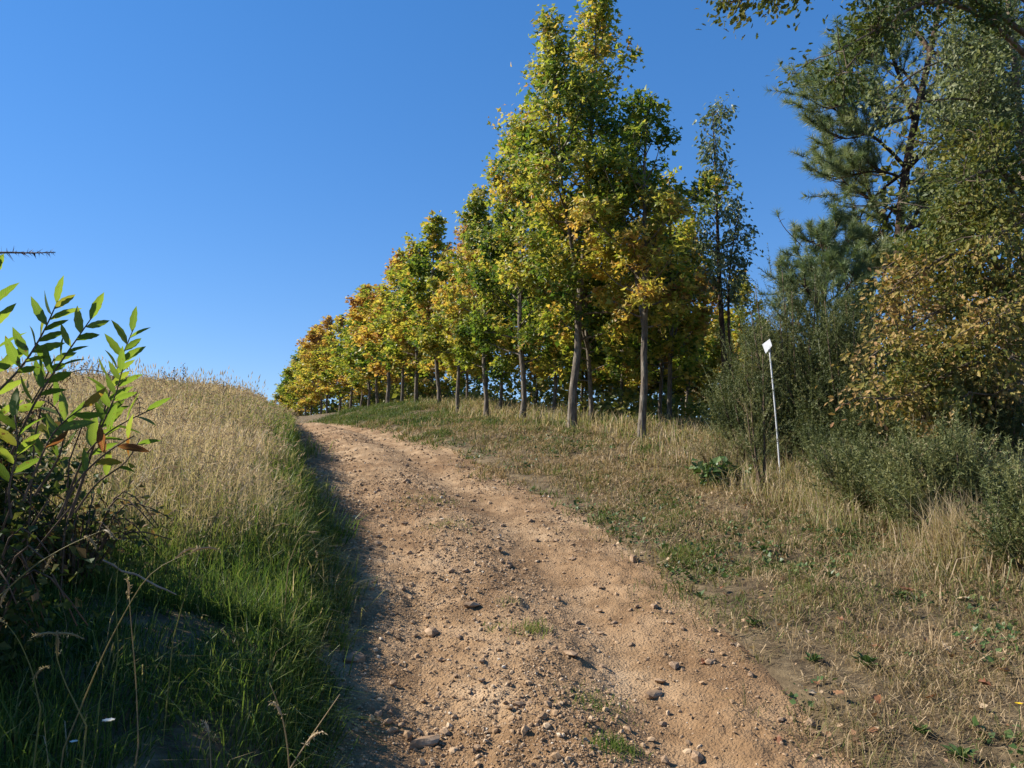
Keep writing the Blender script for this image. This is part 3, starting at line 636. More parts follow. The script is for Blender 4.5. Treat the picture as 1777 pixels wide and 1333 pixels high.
# ------------------------------------------------------------------ oak
r = rngf(150); wood = Geo(); b0 = base_px(1748, 9.6)
stem = soft(np.vstack([b0, px_path([(1742, 700, 9.6), (1765, 560, 9.6), (1795, 400, 9.6), (1825, 220, 9.5), (1840, 60, 9.4), (1840, -100, 9.2)])]), 16)
tube(wood, stem, np.linspace(.15, .05, 16), 10)
limb_px = [
    ([(1755, 560), (1690, 520), (1620, 540), (1550, 590), (1510, 620)], 9.5, -.25, 1.0), ([(1760, 480), (1700, 440), (1660, 430), (1600, 470), (1545, 510)], 9.5, -.2, 1.0),
    ([(1748, 640), (1690, 620), (1630, 660), (1560, 700), (1510, 690)], 9.5, -.3, 1.0), ([(1768, 400), (1720, 350), (1670, 350), (1630, 380)], 9.5, -.1, .9),
    ([(1772, 330), (1740, 290), (1700, 300), (1660, 320)], 9.5, -.3, .8), ([(1745, 680), (1700, 700), (1640, 710), (1590, 730)], 9.5, -.3, .9),
    ([(1760, 520), (1790, 560), (1740, 600), (1680, 600)], 9.3, -.35, 1.0), ([(1765, 430), (1800, 470), (1760, 540), (1700, 560)], 9.3, -.4, 1.0),
    ([(1758, 540), (1720, 480), (1640, 450), (1580, 430), (1530, 470)], 9.5, .2, .9), ([(1750, 620), (1790, 660), (1730, 690), (1680, 680)], 9.3, -.3, .9),
    ([(1755, 580), (1660, 560), (1600, 600), (1560, 640)], 9.6, .25, 1.0), ([(1772, 300), (1800, 340), (1760, 400), (1700, 410)], 9.3, -.3, .9),
    ([(1790, 440), (1740, 400), (1690, 380), (1640, 400), (1590, 440)], 9.5, .15, 1.0), ([(1800, 420), (1760, 340), (1720, 260), (1700, 220)], 9.4, -.2, .9),
    ([(1770, 560), (1720, 570), (1650, 610), (1600, 650), (1560, 680)], 9.5, -.1, 1.0), ([(1760, 600), (1720, 640), (1670, 670), (1610, 640), (1540, 650)], 9.6, .1, 1.0),
    ([(1790, 460), (1750, 500), (1690, 490), (1630, 500), (1570, 540)], 9.6, .1, 1.0),
    ([(1838, 60), (1700, -90), (1560, -110), (1450, -60), (1380, -15), (1310, 5), (1255, 5)], 9.2, -.35, .55),
    ([(1830, 150), (1690, 0), (1590, -10), (1540, 50), (1480, 70), (1440, 95)], 9.2, -.25, .8), ([(1832, 100), (1650, -40), (1560, 0), (1500, 80), (1470, 130), (1440, 145)], 9.2, -.2, .8)]
A = []; O = []; WT = []
for pts, d0, dd, wt in limb_px:
    B = soft(px_path([(a, b, d0 + dd * i) for i, (a, b) in enumerate(pts)]), 12); tube(wood, B, np.linspace(.04, .007, 12), 6)
    L = np.linalg.norm(np.diff(B, axis=0), axis=1).sum()
    for q in range(int(8 + 9 * L * wt)):
        s0 = r.uniform(.2, 1) if wt > .7 else (r.uniform(.55, 1)); d = nrm(nrm(B[-1] - B[0]) * .5 + r.normal(0, .8, 3)); C = curve(r, along(B, s0), d, r.uniform(.2, .55) * (1 if wt > .7 else .45), 5, 0, .22)
        tube(wood, C, np.linspace(.008, .003, 5), 4, cap=False)
        for w_ in range(4): A.append(along(C, r.uniform(.3, 1))); O.append(d); WT.append(1 if wt > .7 else .9)
A = np.array(A); O = np.array(O); k = r.integers(0, len(A), 23000); LP = A[k] + r.normal(0, .10, (len(k), 3))
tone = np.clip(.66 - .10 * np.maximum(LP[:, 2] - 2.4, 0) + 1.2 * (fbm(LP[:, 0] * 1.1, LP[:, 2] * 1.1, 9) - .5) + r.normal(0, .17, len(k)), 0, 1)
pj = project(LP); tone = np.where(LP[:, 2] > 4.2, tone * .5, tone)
e = empty('oak_tree', b0, 'oak with golden-brown withering leaves and pale branches overhanging from the right', 'tree')
wood.build('trunk', M['oakbark'], e, True, b0)
vis = inframe(LP, -10); order = np.argsort(np.where(vis, pj[2], 1e9)); single = order[:280]; rest = order[280:]
def leaf_frames(r, out, N, droop=.35, upb=.8):
    ax = nrm(nrm(out) + r.normal(0, .55, (N, 3)) + np.array([0, 0, -droop])); nm = nrm(np.array([0, -.4, upb]) + r.normal(0, .6, (N, 3))); return frames(ax, nm)
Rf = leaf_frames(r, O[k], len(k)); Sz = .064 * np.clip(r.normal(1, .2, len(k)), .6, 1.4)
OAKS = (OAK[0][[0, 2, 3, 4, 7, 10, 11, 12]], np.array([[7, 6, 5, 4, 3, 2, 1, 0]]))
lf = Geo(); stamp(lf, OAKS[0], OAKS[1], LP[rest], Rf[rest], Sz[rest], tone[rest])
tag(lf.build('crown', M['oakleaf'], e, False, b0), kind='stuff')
OME = []
for q in range(5):
    gg = Geo(); gg.add(OAK[0] * np.array([1, 1, 1 + .5 * q]), OAK[1], .1 + .2 * q); OME.append(gg.mesh('leaf', M['oakleaf']))
def mat4(R, p, s):
    m = np.eye(4); m[:3, :3] = R * s; m[:3, 3] = p; return Matrix(m.tolist())
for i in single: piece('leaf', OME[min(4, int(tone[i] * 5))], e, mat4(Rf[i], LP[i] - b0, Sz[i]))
iv = Geo(); rr = rngf(151); n = 900; tt = rr.uniform(.02, .5, n); c0 = along(stem, tt); az = rr.uniform(0, 6.28, n); o_ = np.stack([np.cos(az), np.sin(az), 0 * az], -1)
leaves(iv, rr, c0 + o_ * rr.uniform(.13, .2, (n, 1)), o_ + np.array([0, 0, -.8]), .07, np.clip(rr.normal(.5, .2, n), 0, 1), KITE, .3)
iv.build('ivy', M['ivy'], e, False, b0)

# ------------------------------------------------------------------ gorse
def gorse_shoot(seed, n=38):
    r = rngf(seed); V = []; F3 = []
    for i in range(n):
        t = r.uniform(.03, 1); az = r.uniform(0, 6.28); el = r.uniform(.3, .9); L = .13 * (1.1 - .6 * t) * r.uniform(.6, 1.2)
        d = np.array([math.cos(az) * math.cos(el), math.sin(el), math.sin(az) * math.cos(el)]); b = np.array([0, t, .08 * t * t]); s = nrm(np.cross(d, r.normal(size=3))) * .0105
        V += [b - s, b + s, b + d * L]; F3.append((3 * i, 3 * i + 1, 3 * i + 2))
    q = len(V); P = [(0, 0, 0), (0, .5, .02), (0, 1.02, .08)]
    for j, p in enumerate(P):
        w = .010 * (1 - .45 * j); V += [np.array(p) + np.array([-w, 0, 0]), np.array(p) + np.array([w, 0, 0])]
    F4 = [(q, q + 1, q + 3, q + 2), (q + 2, q + 3, q + 5, q + 4)]
    return np.array(V), [np.array(F3), np.array(F4)]
GSH = [gorse_shoot(600 + k) for k in range(4)]
def gorse(label, c, R, n, slen, seed, tone=.45, lean=(0, 0), name='gorse_bush'):
    """ellipsoidal thicket of spiny shoots standing on the ground at c"""
    r = rngf(seed); wood = Geo(); fo = Geo(); c = np.array([c[0], c[1], float(H(c[0], c[1])) - .03]); TP = []; TD = []
    ns = max(6, n // 45)
    for i in range(ns):
        az = r.uniform(0, 6.28); rad = math.sqrt(r.random()); el = math.atan2(R[2] * r.uniform(.55, 1.0), R[0] * rad + .05)
        end = np.array([math.cos(az) * R[0] * rad * .95 + lean[0], math.sin(az) * R[1] * rad * .95 + lean[1], R[2] * math.sqrt(max(0, 1 - .6 * rad * rad)) * r.uniform(.38, 1.12)])
        b = c + np.array([end[0] * .15, end[1] * .15, 0]); mid = c + end * np.array([.75, .75, .45]); S = soft(np.array([b, mid, c + end]), 8)
        tube(wood, S, np.linspace(.022, .005, 8), 4)
        for q in range(n // ns):
            u = r.uniform(.12, 1) ** .6; p = along(S, u); d = nrm(r.normal(0, .55, 3) + np.array([0, 0, .75]) + nrm(S[-1] - S[0]) * .45 + np.array([end[0], end[1], 0]) * .25 / max(R[0], .1))
            TP.append(p + r.normal(0, .08, 3) * np.array([R[0], R[1], .6])); TD.append(d)
    TP = np.array(TP); TD = np.array(TD); m = len(TP); vi = r.integers(0, 4, m); bt = .35 * (vn(TP[:, 0] * 3, TP[:, 2] * 3, seed) - .5)
    gz = H(TP[:, 0], TP[:, 1]); TP[:, 2] = np.maximum(TP[:, 2], gz + .02)
    for q in range(4):
        s_ = vi == q; k = s_.sum(); stamp(fo, GSH[q][0], GSH[q][1], TP[s_], frames(TD[s_], r.normal(size=(k, 3))), slen * r.uniform(.55, 1.25, k), np.clip(tone + 1.4 * bt[s_] + r.normal(0, .16, k), 0, 1))
    e = empty(name, c, label, 'bush'); wood.build('stems', M['twig'], e, True, c); tag(fo.build('foliage', M['gorse'], e, False, c), kind='stuff')
def gp(px, d): return ((px - CX) / FPX * d, d)
gorse('tall dark green gorse right behind the white signpost', gp(1385, 11.4), (1.0, .8, 2.75), 1900, .46, 161, .42)
gorse('broad tall gorse between the signpost and the oak', gp(1475, 11.0), (1.0, .8, 2.4), 1800, .46, 162, .40)
gorse('gorse with feathery upright shoots just left of the signpost', gp(1312, 11.6), (.7, .6, 2.0), 1050, .44, 163, .5)
gorse('low gorse in front of the oak trunk', gp(1655, 7.3), (.9, .65, .78), 760, .46, 164, .58)
gorse('low olive gorse below the signpost foot', gp(1515, 8.3), (.85, .6, .68), 660, .44, 165, .60)
gorse('low spiny gorse at the right picture edge', gp(1795, 6.1), (.56, .5, .66), 440, .44, 166, .52)
gorse('browned withered gorse with twiggy shoots by the bramble patch', gp(1268, 10.9), (.75, .5, .65), 600, .32, 167, .88)
gorse('dark gorse filling the gap under the golden oak leaves', gp(1590, 10.2), (1.25, .7, 1.6), 1250, .42, 168, .34)
gorse('ragged gorse clump leaning between the two low gorse bushes', gp(1585, 7.7), (.5, .45, .55), 300, .50, 151, .62, (.15, -.1))
gorse('dark ragged gorse clump right of the oak trunk foot', gp(1730, 9.0), (.7, .5, 1.05), 420, .50, 152, .36, (-.2, -.1))
gorse('dark gorse clump between the signpost foot and the broad tall gorse', gp(1445, 10.2), (.6, .5, 1.1), 400, .48, 153, .38, (.1, 0))
gorse('gorse clump under the lowest golden oak branch', gp(1650, 9.5), (.8, .5, 1.0), 420, .48, 154, .50, (-.15, -.1))
gorse('thin gorse shoots half covering the white post', gp(1322, 9.8), (.22, .15, 1.7), 110, .40, 169, .5)
gorse('olive gorse spread between the post and the straw tussock', gp(1425, 9.6), (.5, .4, .5), 240, .42, 170, .5)

# ------------------------------------------------------------------ signpost
pb = hit(1352, 838); dpo = 10.2; pb = np.array([(1352 - CX) / FPX * dpo, dpo, 0]); pb[2] = float(H(pb[0], pb[1])) - .15
pt = at(1334, 592, dpo); S = soft(np.array([pb, (pb + pt) / 2 + np.array([.012, 0, 0]), pt]), 10)
e = empty('signpost', pb, 'thin white metal post with a tilted pale plate, overgrown by gorse', 'sign')
g = Geo(); tube(g, S, np.full(10, .0115), 10); g.build('post', M['paint'], e, True, pb)
def plate(corners, th, d):
    P = np.array([at(a, b, d + (c_[0] if c_ else 0)) for a, b, *c_ in corners]); nrmv = nrm(np.cross(P[1] - P[0], P[2] - P[0])) * th
    V = np.vstack([P, P + nrmv]); n = len(P); F = [np.array([range(n)]), np.array([list(range(n, 2 * n))[::-1]]), np.array([[(i + 1) % n, i, n + i, n + (i + 1) % n] for i in range(n)])]
    g = Geo(); g.add(V, F); return g
plate([(1323, 598, .06), (1336, 588, -.03), (1340, 600, -.05), (1329, 614, .03)], -.004, dpo - .04).build('plate', M['paint'], e, False, pb)
g = Geo(); p_ = at(1336, 610, dpo)
tube(g, np.array([p_ + np.array([-.03, -.012, 0]), p_ + np.array([.03, -.012, .004])]), [.008, .008], 6); g.build('clamp', M['deadwood'], e, False, pb)

# ------------------------------------------------------------------ brambles, undergrowth
def bramble(name, label, c, R, n, size, seed, mat, tmpl=KITE, tone=.5, stems=12, cat='bush', upb=.7):
    r = rngf(seed); wood = Geo(); fo = Geo(); c = np.array([c[0], c[1], float(H(c[0], c[1])) - .02]); A = []; O = []
    for i in range(stems):
        az = r.uniform(0, 6.28); L = r.uniform(.6, 1.1); top = np.array([math.cos(az) * R[0] * L, math.sin(az) * R[1] * L, R[2] * r.uniform(.5, 1.0)])
        S = soft(np.array([c + top * np.array([.1, .1, 0]), c + top * np.array([.45, .45, 1.0]), c + top * np.array([1, 1, .55 * r.uniform(.6, 1.3)])]), 9); tube(wood, S, np.linspace(.008, .003, 9), 4)
        for q in range(10): A.append(along(S, r.uniform(.1, 1))); O.append(nrm(r.normal(0, 1, 3) + np.array([0, 0, .4])))
    A = np.array(A); O = np.array(O); k = r.integers(0, len(A), n); LP = A[k] + r.normal(0, 1, (n, 3)) * np.array([.16 * R[0], .16 * R[1], .13 * R[2]])
    LP[:, 2] = np.maximum(LP[:, 2], H(LP[:, 0], LP[:, 1]) + .03)
    leaves(fo, r, LP, O[k], size, np.clip(r.normal(tone, .2, n), 0, 1), tmpl, .3, upb=upb)
    e = empty(name, c, label, cat); wood.build('stems', M['twig'], e, True, c); tag(fo.build('foliage', M[mat], e, False, c), kind='stuff')
bramble('bramble_bush', 'glossy dark green bramble patch beside the browned gorse', gp(1262, 10.0), (.45, .35, .35), 420, .085, 171, 'ivy', tone=.6)
bramble('shrub', 'leafy dark thicket at the left edge under the chestnut shoots', (-3.0, 3.9), (.7, .65, 1.2), 5600, .05, 172, 'bramble', (KITE[0] * np.array([.75, 1, 1]), KITE[1]), tone=.42, stems=40)
bramble('shrub', 'dark small-leaved tangle hiding the feet of the chestnut shoots', (-2.1, 3.05), (.42, .4, .85), 1300, .042, 177, 'bramble', (KITE[0] * np.array([.75, 1, 1]), KITE[1]), tone=.42, stems=30)
bramble('shrub', 'low brown-green shrub under the red chestnut leaves', (-2.55, 4.6), (.5, .5, .7), 1100, .042, 173, 'bramble', (KITE[0] * np.array([.7, 1, 1]), KITE[1]), tone=.8, stems=34)
bramble('shrub', 'leafy shrub behind the bracken at the left edge of the mound', (-3.45, 4.8), (.7, .65, 1.05), 4200, .05, 178, 'bramble', tone=.5, stems=36)
bramble('shrub', 'dense dark shrub beyond the gorse sprig at the left edge', (-4.7, 3.4), (1.3, 1.2, 2.4), 6200, .085, 174, 'bramble', tone=.4, stems=46)
bramble('shrub', 'dense shrub on the left bank behind the leafy thicket', (-5.2, 5.6), (1.1, 1.0, .75), 3600, .085, 175, 'bramble', tone=.45, stems=36)
bramble('shrub', 'shadowy shrub low on the left bank beside the camera', (-3.3, 2.2), (1.0, .9, 2.0), 4200, .08, 176, 'bramble', tone=.35, stems=36)

r = rngf(180); g = Geo()
n = 24000; d = 21 + 95 * r.random(n) ** 1.7; rowx = np.interp(d, [15, 17, 20, 23.5, 27, 31, 39, 47, 55, 67, 82, 111], [2.5, 1.32, .25, -.8, -1.87, -3.03, -5.6, -8.2, -10.75, -15.9, -21.9, -33.2])
x = rowx + 3.0 + 16 * r.random(n); hz = (.3 + 1.0 * fbm(x * .5, d * .5, 61)) * (1 + 1.3 * ss(24, 32, d)); z = H(x, d) + hz * r.random(n) ** .8
leaves(g, r, np.stack([x, d, z], -1), r.normal(size=(n, 3)), .16 * (1 + .012 * (d - 21)), np.clip(r.normal(.5, .24, n), 0, 1), KITE, .1)
n = 11000; px = r.uniform(1320, 1900, n); d = r.uniform(13.5, 20, n); x = (px - CX) / FPX * d; z = H(x, d) + (2.2 + 3.2 * ss(1460, 1560, px)) * r.random(n) ** .8 * (.5 + fbm(x * .6, d * .6, 62))
leaves(g, r, np.stack([x, d, z], -1), r.normal(size=(n, 3)), .14, np.clip(r.normal(.4, .24, n), 0, 1), KITE, .1)
n = 14000; d = r.uniform(48, 118, n); x = np.interp(d, [39, 47, 55, 67, 82, 111, 118], [-5.6, -8.2, -10.75, -15.9, -21.9, -33.2, -36]) + 1.2 + 7 * r.random(n); z = H(x, d) + (1.6 + 1.6 * fbm(x * .4, d * .3, 63)) * r.random(n)
leaves(g, r, np.stack([x, d, z], -1), r.normal(size=(n, 3)), .34, np.clip(r.normal(.42, .22, n), 0, 1), KITE, .1)
tag(g.build('undergrowth', M['undergrowth']), 'dim leafy undergrowth behind the tree trunks', 'undergrowth', kind='stuff')

# ------------------------------------------------------------------ grass
def scatter(r, n, x0, x1, y0, y1, pw=1.0):
    y = y0 + (y1 - y0) * r.random(n) ** pw; x = r.uniform(x0, x1, n); return x, y
# meadow on the left mound
r = rngf(201); g = Geo(); gh = Geo()
n = 150000; y = 4.5 + 45 * r.random(n) ** 1.9; s = .12 + 17 * r.random(n) ** 1.3; x = XL(y) - s
P = np.stack([x, y, H(x, y) - .02], -1); k = inframe(P + np.array([0, 0, .4]), 40); k &= (s < 1.2 + .75 * y); x, y, s, P = x[k], y[k], s[k], P[k]
dist = np.hypot(x, y); nz = fbm(x * .8, y * .8, 71); dry = ss(.0, .9, s + 1.6 * (nz - .5) + .03 * (y - 9)) * ss(4.4, 6.5, y + 2 * (nz - .5))
fr = ss(14, 22, y) * np.exp(-((s - .55) / .5) ** 2); dry = dry * (1 - .85 * fr)
h = (.16 + .30 * dry * r.uniform(.6, 1.25, len(x)) + .14 * r.random(len(x))); w = np.clip(.0013 * dist, .006, .03)
tone = np.clip(.42 + .38 * dry + r.normal(0, .12, len(x)) + .7 * (fbm(x * .55, y * .4, 73, 3) - .5) - .17 * np.exp(-s / 1.1), 0, 1)
mt, mld = blades(g, r, P, h, w, tone, .45)
tag(g.build('meadow_grass', M['grass']), 'tall sun-bleached grass covering the mound left of the track', 'grass', kind='stuff')
print('meadow', len(x))
k = (r.random(len(x)) < .36 * ss(.35, .9, dry)); Q = P[k]; hd = h[k] * r.uniform(.9, 1.35, k.sum()); dq = dist[k]; m = len(Q)
az = r.uniform(0, 6.28, m); ld = np.stack([np.cos(az), np.sin(az), 0 * az], -1); ld = mld[k]; top = mt[k] - ld * .012 - np.array([0, 0, .012])
HEAD = (np.array([(0, 0, 0), (-.5, .35, 0), (0, 1, .12), (.5, .35, 0), (0, .35, .5), (0, .35, -.5)]), np.array([[0, 3, 2], [0, 2, 1], [0, 4, 2], [0, 2, 5]]))
hl = r.uniform(.045, .085, m) * (1 + .02 * dq); ax = nrm(ld * r.uniform(.3, 1.3, (m, 1)) + np.array([0, 0, 1.]) * r.uniform(-.3, 1, (m, 1)))
stamp(gh, HEAD[0], HEAD[1], top, frames(ax, r.normal(size=(m, 3))), np.stack([np.clip(.0014 * dq, .010, .032), hl, np.clip(.0014 * dq, .010, .032)], -1), np.clip(r.normal(.5, .22, m), 0, 1))
# thin stalks on the skyline
tag(gh.build('seed_heads', M['dryhead']), 'fluffy tan grass seed heads over the left mound', 'grass', kind='stuff')
r = rngf(205); g = Geo(); n = 2200; y = r.uniform(14, 34, n); s = r.uniform(.8, 17, n); x = XL(y) - s; P = np.stack([x, y, H(x, y)], -1)
tip, ld = blades(g, r, P, r.uniform(.55, 1.0, n), np.full(n, .010), np.clip(r.normal(.88, .1, n), 0, 1), .25)
m = n; stamp(g, HEAD[0], HEAD[1], tip - np.array([0, 0, .06]), frames(nrm(ld * .3 + np.array([0, 0, 1.])), r.normal(size=(m, 3))), np.stack([np.full(m, .022), r.uniform(.08, .16, m), np.full(m, .022)], -1), np.clip(r.normal(.9, .1, m), 0, 1))
tag(g.build('grass_stalks', M['grass']), 'wispy tall grass stalks along the skyline of the left mound', 'grass', kind='stuff')

# lush grass on the left bank edge
r = rngf(210); g = Geo(); n = 6200
y = 1.3 + 10.5 * r.random(n) ** 1.2; s = .03 + (.9 + 2.3 * (1 - ss(4.2, 6.5, y))) * r.random(n) ** 1.3; x = XL(y) - s; C = np.stack([x, y, H(x, y)], -1)
k = inframe(C + np.array([0, 0, .2]), 60); cl = fbm(x * 1.6, y * 1.6, 81, 3); k &= r.random(n) < (.25 + .6 * (y < 4.9) + 1.1 * ss(.36, .6, cl)) * (1 - .8 * ss(7.2, 9.5, y)); x, y, s, C, cl = x[k], y[k], s[k], C[k], cl[k]; m = len(x)
tn = np.clip(.18 + .24 * ss(4, 6, y) + r.normal(0, .12, m) + .35 * (fbm(x * .9, y * .9, 85, 3) - .5) + .35 * (r.random(m) < .14), 0, 1)  # shade put into the tone: near tufts darker, farther ones lighter as if sunlit
tufts(g, r, C, 13, (.11 + .22 * ss(.35, .7, cl)) * r.uniform(.5, 1.35, m), np.clip(.0014 * np.hypot(x, y), .0045, .012), tn, .05, .85)
# overhanging long blades at the lip
n = 2600; y = 2.8 + 9 * r.random(n) ** 1.2; s = r.uniform(-.05, .3, n); x = XL(y) - s; P = np.stack([x, y, H(x, y) - .02], -1)
k = r.random(n) < ss(.4, .6, fbm(x * 1.3, y * 1.3, 83)); x, y, P = x[k], y[k], P[k]; m = len(x)
blades(g, r, P, r.uniform(.18, .42, m), np.full(m, .006), np.clip(r.normal(.36, .14, m), 0, 1), .95, dirb=np.tile(np.array([.9, -.2, 0]), (m, 1)))
tag(g.build('verge_grass', M['grass']), 'lush green grass overhanging the left edge of the track', 'grass', kind='stuff')

# right bank: short dry turf
r = rngf(220); g = Geo(); n = 160000
y = 2.7 + 40 * r.random(n) ** 2.2; t = -.45 + 9.8 * r.random(n) ** 1.15; x = XR(y) + t; P = np.stack([x, y, np.where(t < 0, T(x, y), H(x, y)) - .01], -1)
k = inframe(P + np.array([0, 0, .1]), 40); cl = fbm(x * 1.7, y * 1.7, 91, 3); big = fbm(x * .35, y * .35, 95, 3)
edge = ss(-.4, .55, t + 1.1 * (cl - .5)); k &= r.random(n) < edge * (.4 + .7 * ss(.3, .55, cl)) * (.6 + .4 * ss(3.0, 6.0, y + t * .6)); x, y, t, P, cl, big = x[k], y[k], t[k], P[k], cl[k], big[k]; m = len(x); dist = np.hypot(x, y)
grn = ss(11, 22, y) * (1 - ss(2.2, 4.2, t)) * .24 + .20 * ss(.48, .62, big) + .22 * ss(.55, .7, vn(x * 1.1, y * 1.1, 97)) + .10 * ss(24, 34, y)
h = (.025 + .13 * ss(.42, .75, cl)) * r.uniform(.5, 1.5, m) * (1 + .045 * np.maximum(y - 8, 0)) * (1 + .9 * ss(2.4, 4.5, t) * ss(11, 14, y)); w = np.clip(.0011 * dist, .0035, .022)
blades(g, r, P, h, w, np.clip(.82 - grn - .5 * (cl - .5) + r.normal(0, .15, m), .12, 1), 1.1, flop=.2)
n = 5200; y = 2.8 + 22 * r.random(n) ** 1.8; t = -.25 + 7.5 * r.random(n); x = XR(y) + t; C = np.stack([x, y, H(x, y)], -1); k = inframe(C, 30) & (r.random(n) < ss(-.3, .5, t) * (.3 + .9 * ss(.4, .6, fbm(x * 1.2, y * 1.2, 98, 3)))); C = C[k]; m = len(C); x, y = C[:, 0], C[:, 1]
tn = np.clip(.56 + 1.3 * (fbm(x * .8, y * .8, 94, 3) - .5) + r.normal(0, .17, m), .05, 1)
tufts(g, r, C, 15, r.uniform(.05, .17, m) * (1 + .03 * y), np.clip(.0011 * y, .004, .016), tn, .05, 1.0)
n = 700; px = r.uniform(1120, 1777, n); d = r.uniform(5.2, 11.5, n); x = (px - CX) / FPX * d; k = (x > XR(d) + 1.2 + .8 * r.random(n)) & (r.random(n) < .2 + ss(.45, .6, fbm(x * .9, d * .9, 89, 3))); x, d = x[k], d[k]; C = np.stack([x, d, H(x, d)], -1); m = len(C)
tufts(g, r, C, 34, r.uniform(.10, .30, m), np.full(m, .006), np.clip(r.normal(.6, .22, m), .1, 1), .06, .9)
tag(g.build('bank_grass', M['turf']), 'short matted dry grass with green patches on the right bank', 'grass', kind='stuff')
print('bank', m)
gc = Geo(); n = 30000; y = 2.8 + 13 * r.random(n) ** 1.5; t = .05 + 5 * r.random(n); x = XR(y) + t; P = np.stack([x, y, H(x, y) + .015 + .035 * r.random(n)], -1); k = inframe(P, 30) & (r.random(n) < ss(.54, .66, fbm(x * 1.6, y * 1.6, 93, 3)) * (1 - .5 * ss(3, 5, t))); P = P[k]; n = len(P)
leaves(gc, r, P, r.normal(size=(n, 3)) * np.array([1, 1, .3]) + np.array([0, 0, .5]), .035, np.clip(r.normal(.55, .25, n), 0, 1), KITE, 0, upb=1.2, svar=.4)
tag(gc.build('ground_cover', M['ivy']), 'patches of small green weeds among the dry turf', 'weeds', kind='stuff')
lt = Geo(); n = 7000; y = 2.8 + 9 * r.random(n) ** 1.4; t = 7 * r.random(n); x = XR(y) + t; P = np.stack([x, y, H(x, y) + .02 + .02 * r.random(n)], -1); k = inframe(P, 30) & (r.random(n) < .12 + ss(.46, .66, fbm(x * 1.5, y * 1.5, 96, 3))); P = P[k]; n = len(P)
leaves(lt, r, P, r.normal(size=(n, 3)) * np.array([1, 1, .2]), .03, np.clip(r.normal(.7, .25, n), 0, 1), KITE, 0, upb=1.5, svar=.4)
tag(lt.build('leaf_litter', M['deadleaf']), 'crumbled brown leaf litter on the right bank', 'litter', kind='stuff')
gd = Geo(); n = 26000; px = r.uniform(1200, 1790, n); d = r.uniform(5.7, 10.6, n); x = (px - CX) / FPX * d; P = np.stack([x, d, H(x, d) - .02], -1); k = (x > XR(d) + 1.9 + .5 * r.random(n)) & (r.random(n) < .15 + ss(.42, .6, fbm(x * 1.4, d * 1.4, 88))); P = P[k]; n = len(P)
blades(gd, r, P, r.uniform(.10, .62, n), r.uniform(.006, .010, n), np.clip(r.normal(.78, .16, n), 0, 1), .7)
tag(gd.build('dry_grass', M['grass']), 'dry straw grass growing through the low gorse on the right', 'grass', kind='stuff')
# thatch: matted dead straws lying on the bank
th = Geo(); n = 70000; y = 2.7 + 16 * r.random(n) ** 1.9; t = .15 + 6.5 * r.random(n); x = XR(y) + t; P = np.stack([x, y, H(x, y) + .012], -1); k = inframe(P, 30) & (r.random(n) < ss(.1, .9, t + 1.2 * (fbm(x * 1.3, y * 1.3, 87) - .5))); P = P[k]; n = len(P)
blades(th, r, P, r.uniform(.05, .15, n), np.clip(.0011 * P[:, 1], .0032, .012), np.clip(r.normal(.80, .16, n), 0, 1), 1.25, flop=.28)
tag(th.build('thatch_grass', M['turf']), 'matted dead straw lying over the right bank', 'grass', kind='stuff')
# taller dead grass around the tree feet
r = rngf(230); g = Geo(); n = 24000; d = 11 + 45 * r.random(n) ** 1.5
x = np.interp(d, [10, 15, 17, 20, 23.5, 27, 31, 39, 47, 55, 67, 82], [3.4, 2.5, 1.32, .25, -.8, -1.87, -3.03, -5.6, -8.2, -10.75, -15.9, -21.9]) + r.normal(.7, .8, n) + .02 * d
P = np.stack([x, d, H(x, d) - .02], -1); k = r.random(n) < .3 + ss(.42, .62, fbm(x * .9, d * .9, 99)); x, d, P = x[k], d[k], P[k]; m = len(x)
blades(g, r, P, r.uniform(.12, .7, m) * r.uniform(.5, 1, m), np.clip(.0010 * d, .008, .02), np.clip(r.normal(.76, .18, m), 0, 1), .6)
tag(g.build('tall_dead_grass', M['grass']), 'tall straw-coloured dead grass round the feet of the sycamores', 'grass', kind='stuff')

# clumps on and beside the track, each a thing
def grass_clump(label, p, n, h, spread, tone, seed, lean=.6, w=.005, group=None, name='grass_clump', tv=.1):
    r = rngf(seed); g = Geo(); p = np.array(p); q = r.normal(0, spread, (n, 2)); P = np.stack([p[0] + q[:, 0], p[1] + q[:, 1], 0 * q[:, 0]], -1)
    P[:, 2] = np.where(inpath(P[:, 0], P[:, 1]), T(P[:, 0], P[:, 1]), H(P[:, 0], P[:, 1])) - .01
    blades(g, r, P, h * r.uniform(.4, 1.25, n), np.full(n, w), np.clip(r.normal(tone, tv, n), 0, 1), lean)
    b = np.array([p[0], p[1], P[:, 2].min()]); tag(g.build(name, M['grass'], None, False, b), label, 'grass', group, 'stuff')
for i, (px, py, n, h, sp_, tn, lb) in enumerate([
    (925, 1098, 230, .09, .07, .52, 'yellow-green grass tuft alone in the middle of the lower track'), (880, 1046, 90, .05, .05, .36, 'small green grass tuft just above the yellow-green one'),
    (1030, 1215, 260, .06, .10, .40, 'flat green grass patch right of centre on the lower track'), (1068, 1300, 240, .08, .06, .38, 'green grass tuft at the bottom picture edge on the track'),
    (745, 872, 260, .09, .22, .46, 'sparse grass strip in the middle of the upper track'), (780, 918, 220, .08, .14, .45, 'thin grass with a red leaf in the track middle'),
    (1185, 965, 480, .15, .12, .5, 'bushy olive grass tussock at the right edge of the track'), (855, 1090, 80, .05, .05, .4, 'tiny grass tuft beside the yellow-green one'),
    (1380, 1030, 240, .12, .10, .6, 'olive-brown tussock in the middle of the right bank'), (1700, 1090, 240, .14, .14, .72, 'dry tussock near the right picture edge')]):
    p = hit(px, py); grass_clump(lb, p, n, h, sp_, tn, 800 + i, .75)
grass_clump('large tussock of long straw-coloured grass in front of the low gorse', hit(1675, 968), 900, .62, .13, .86, 820, .45, .006, name='grass_tussock')
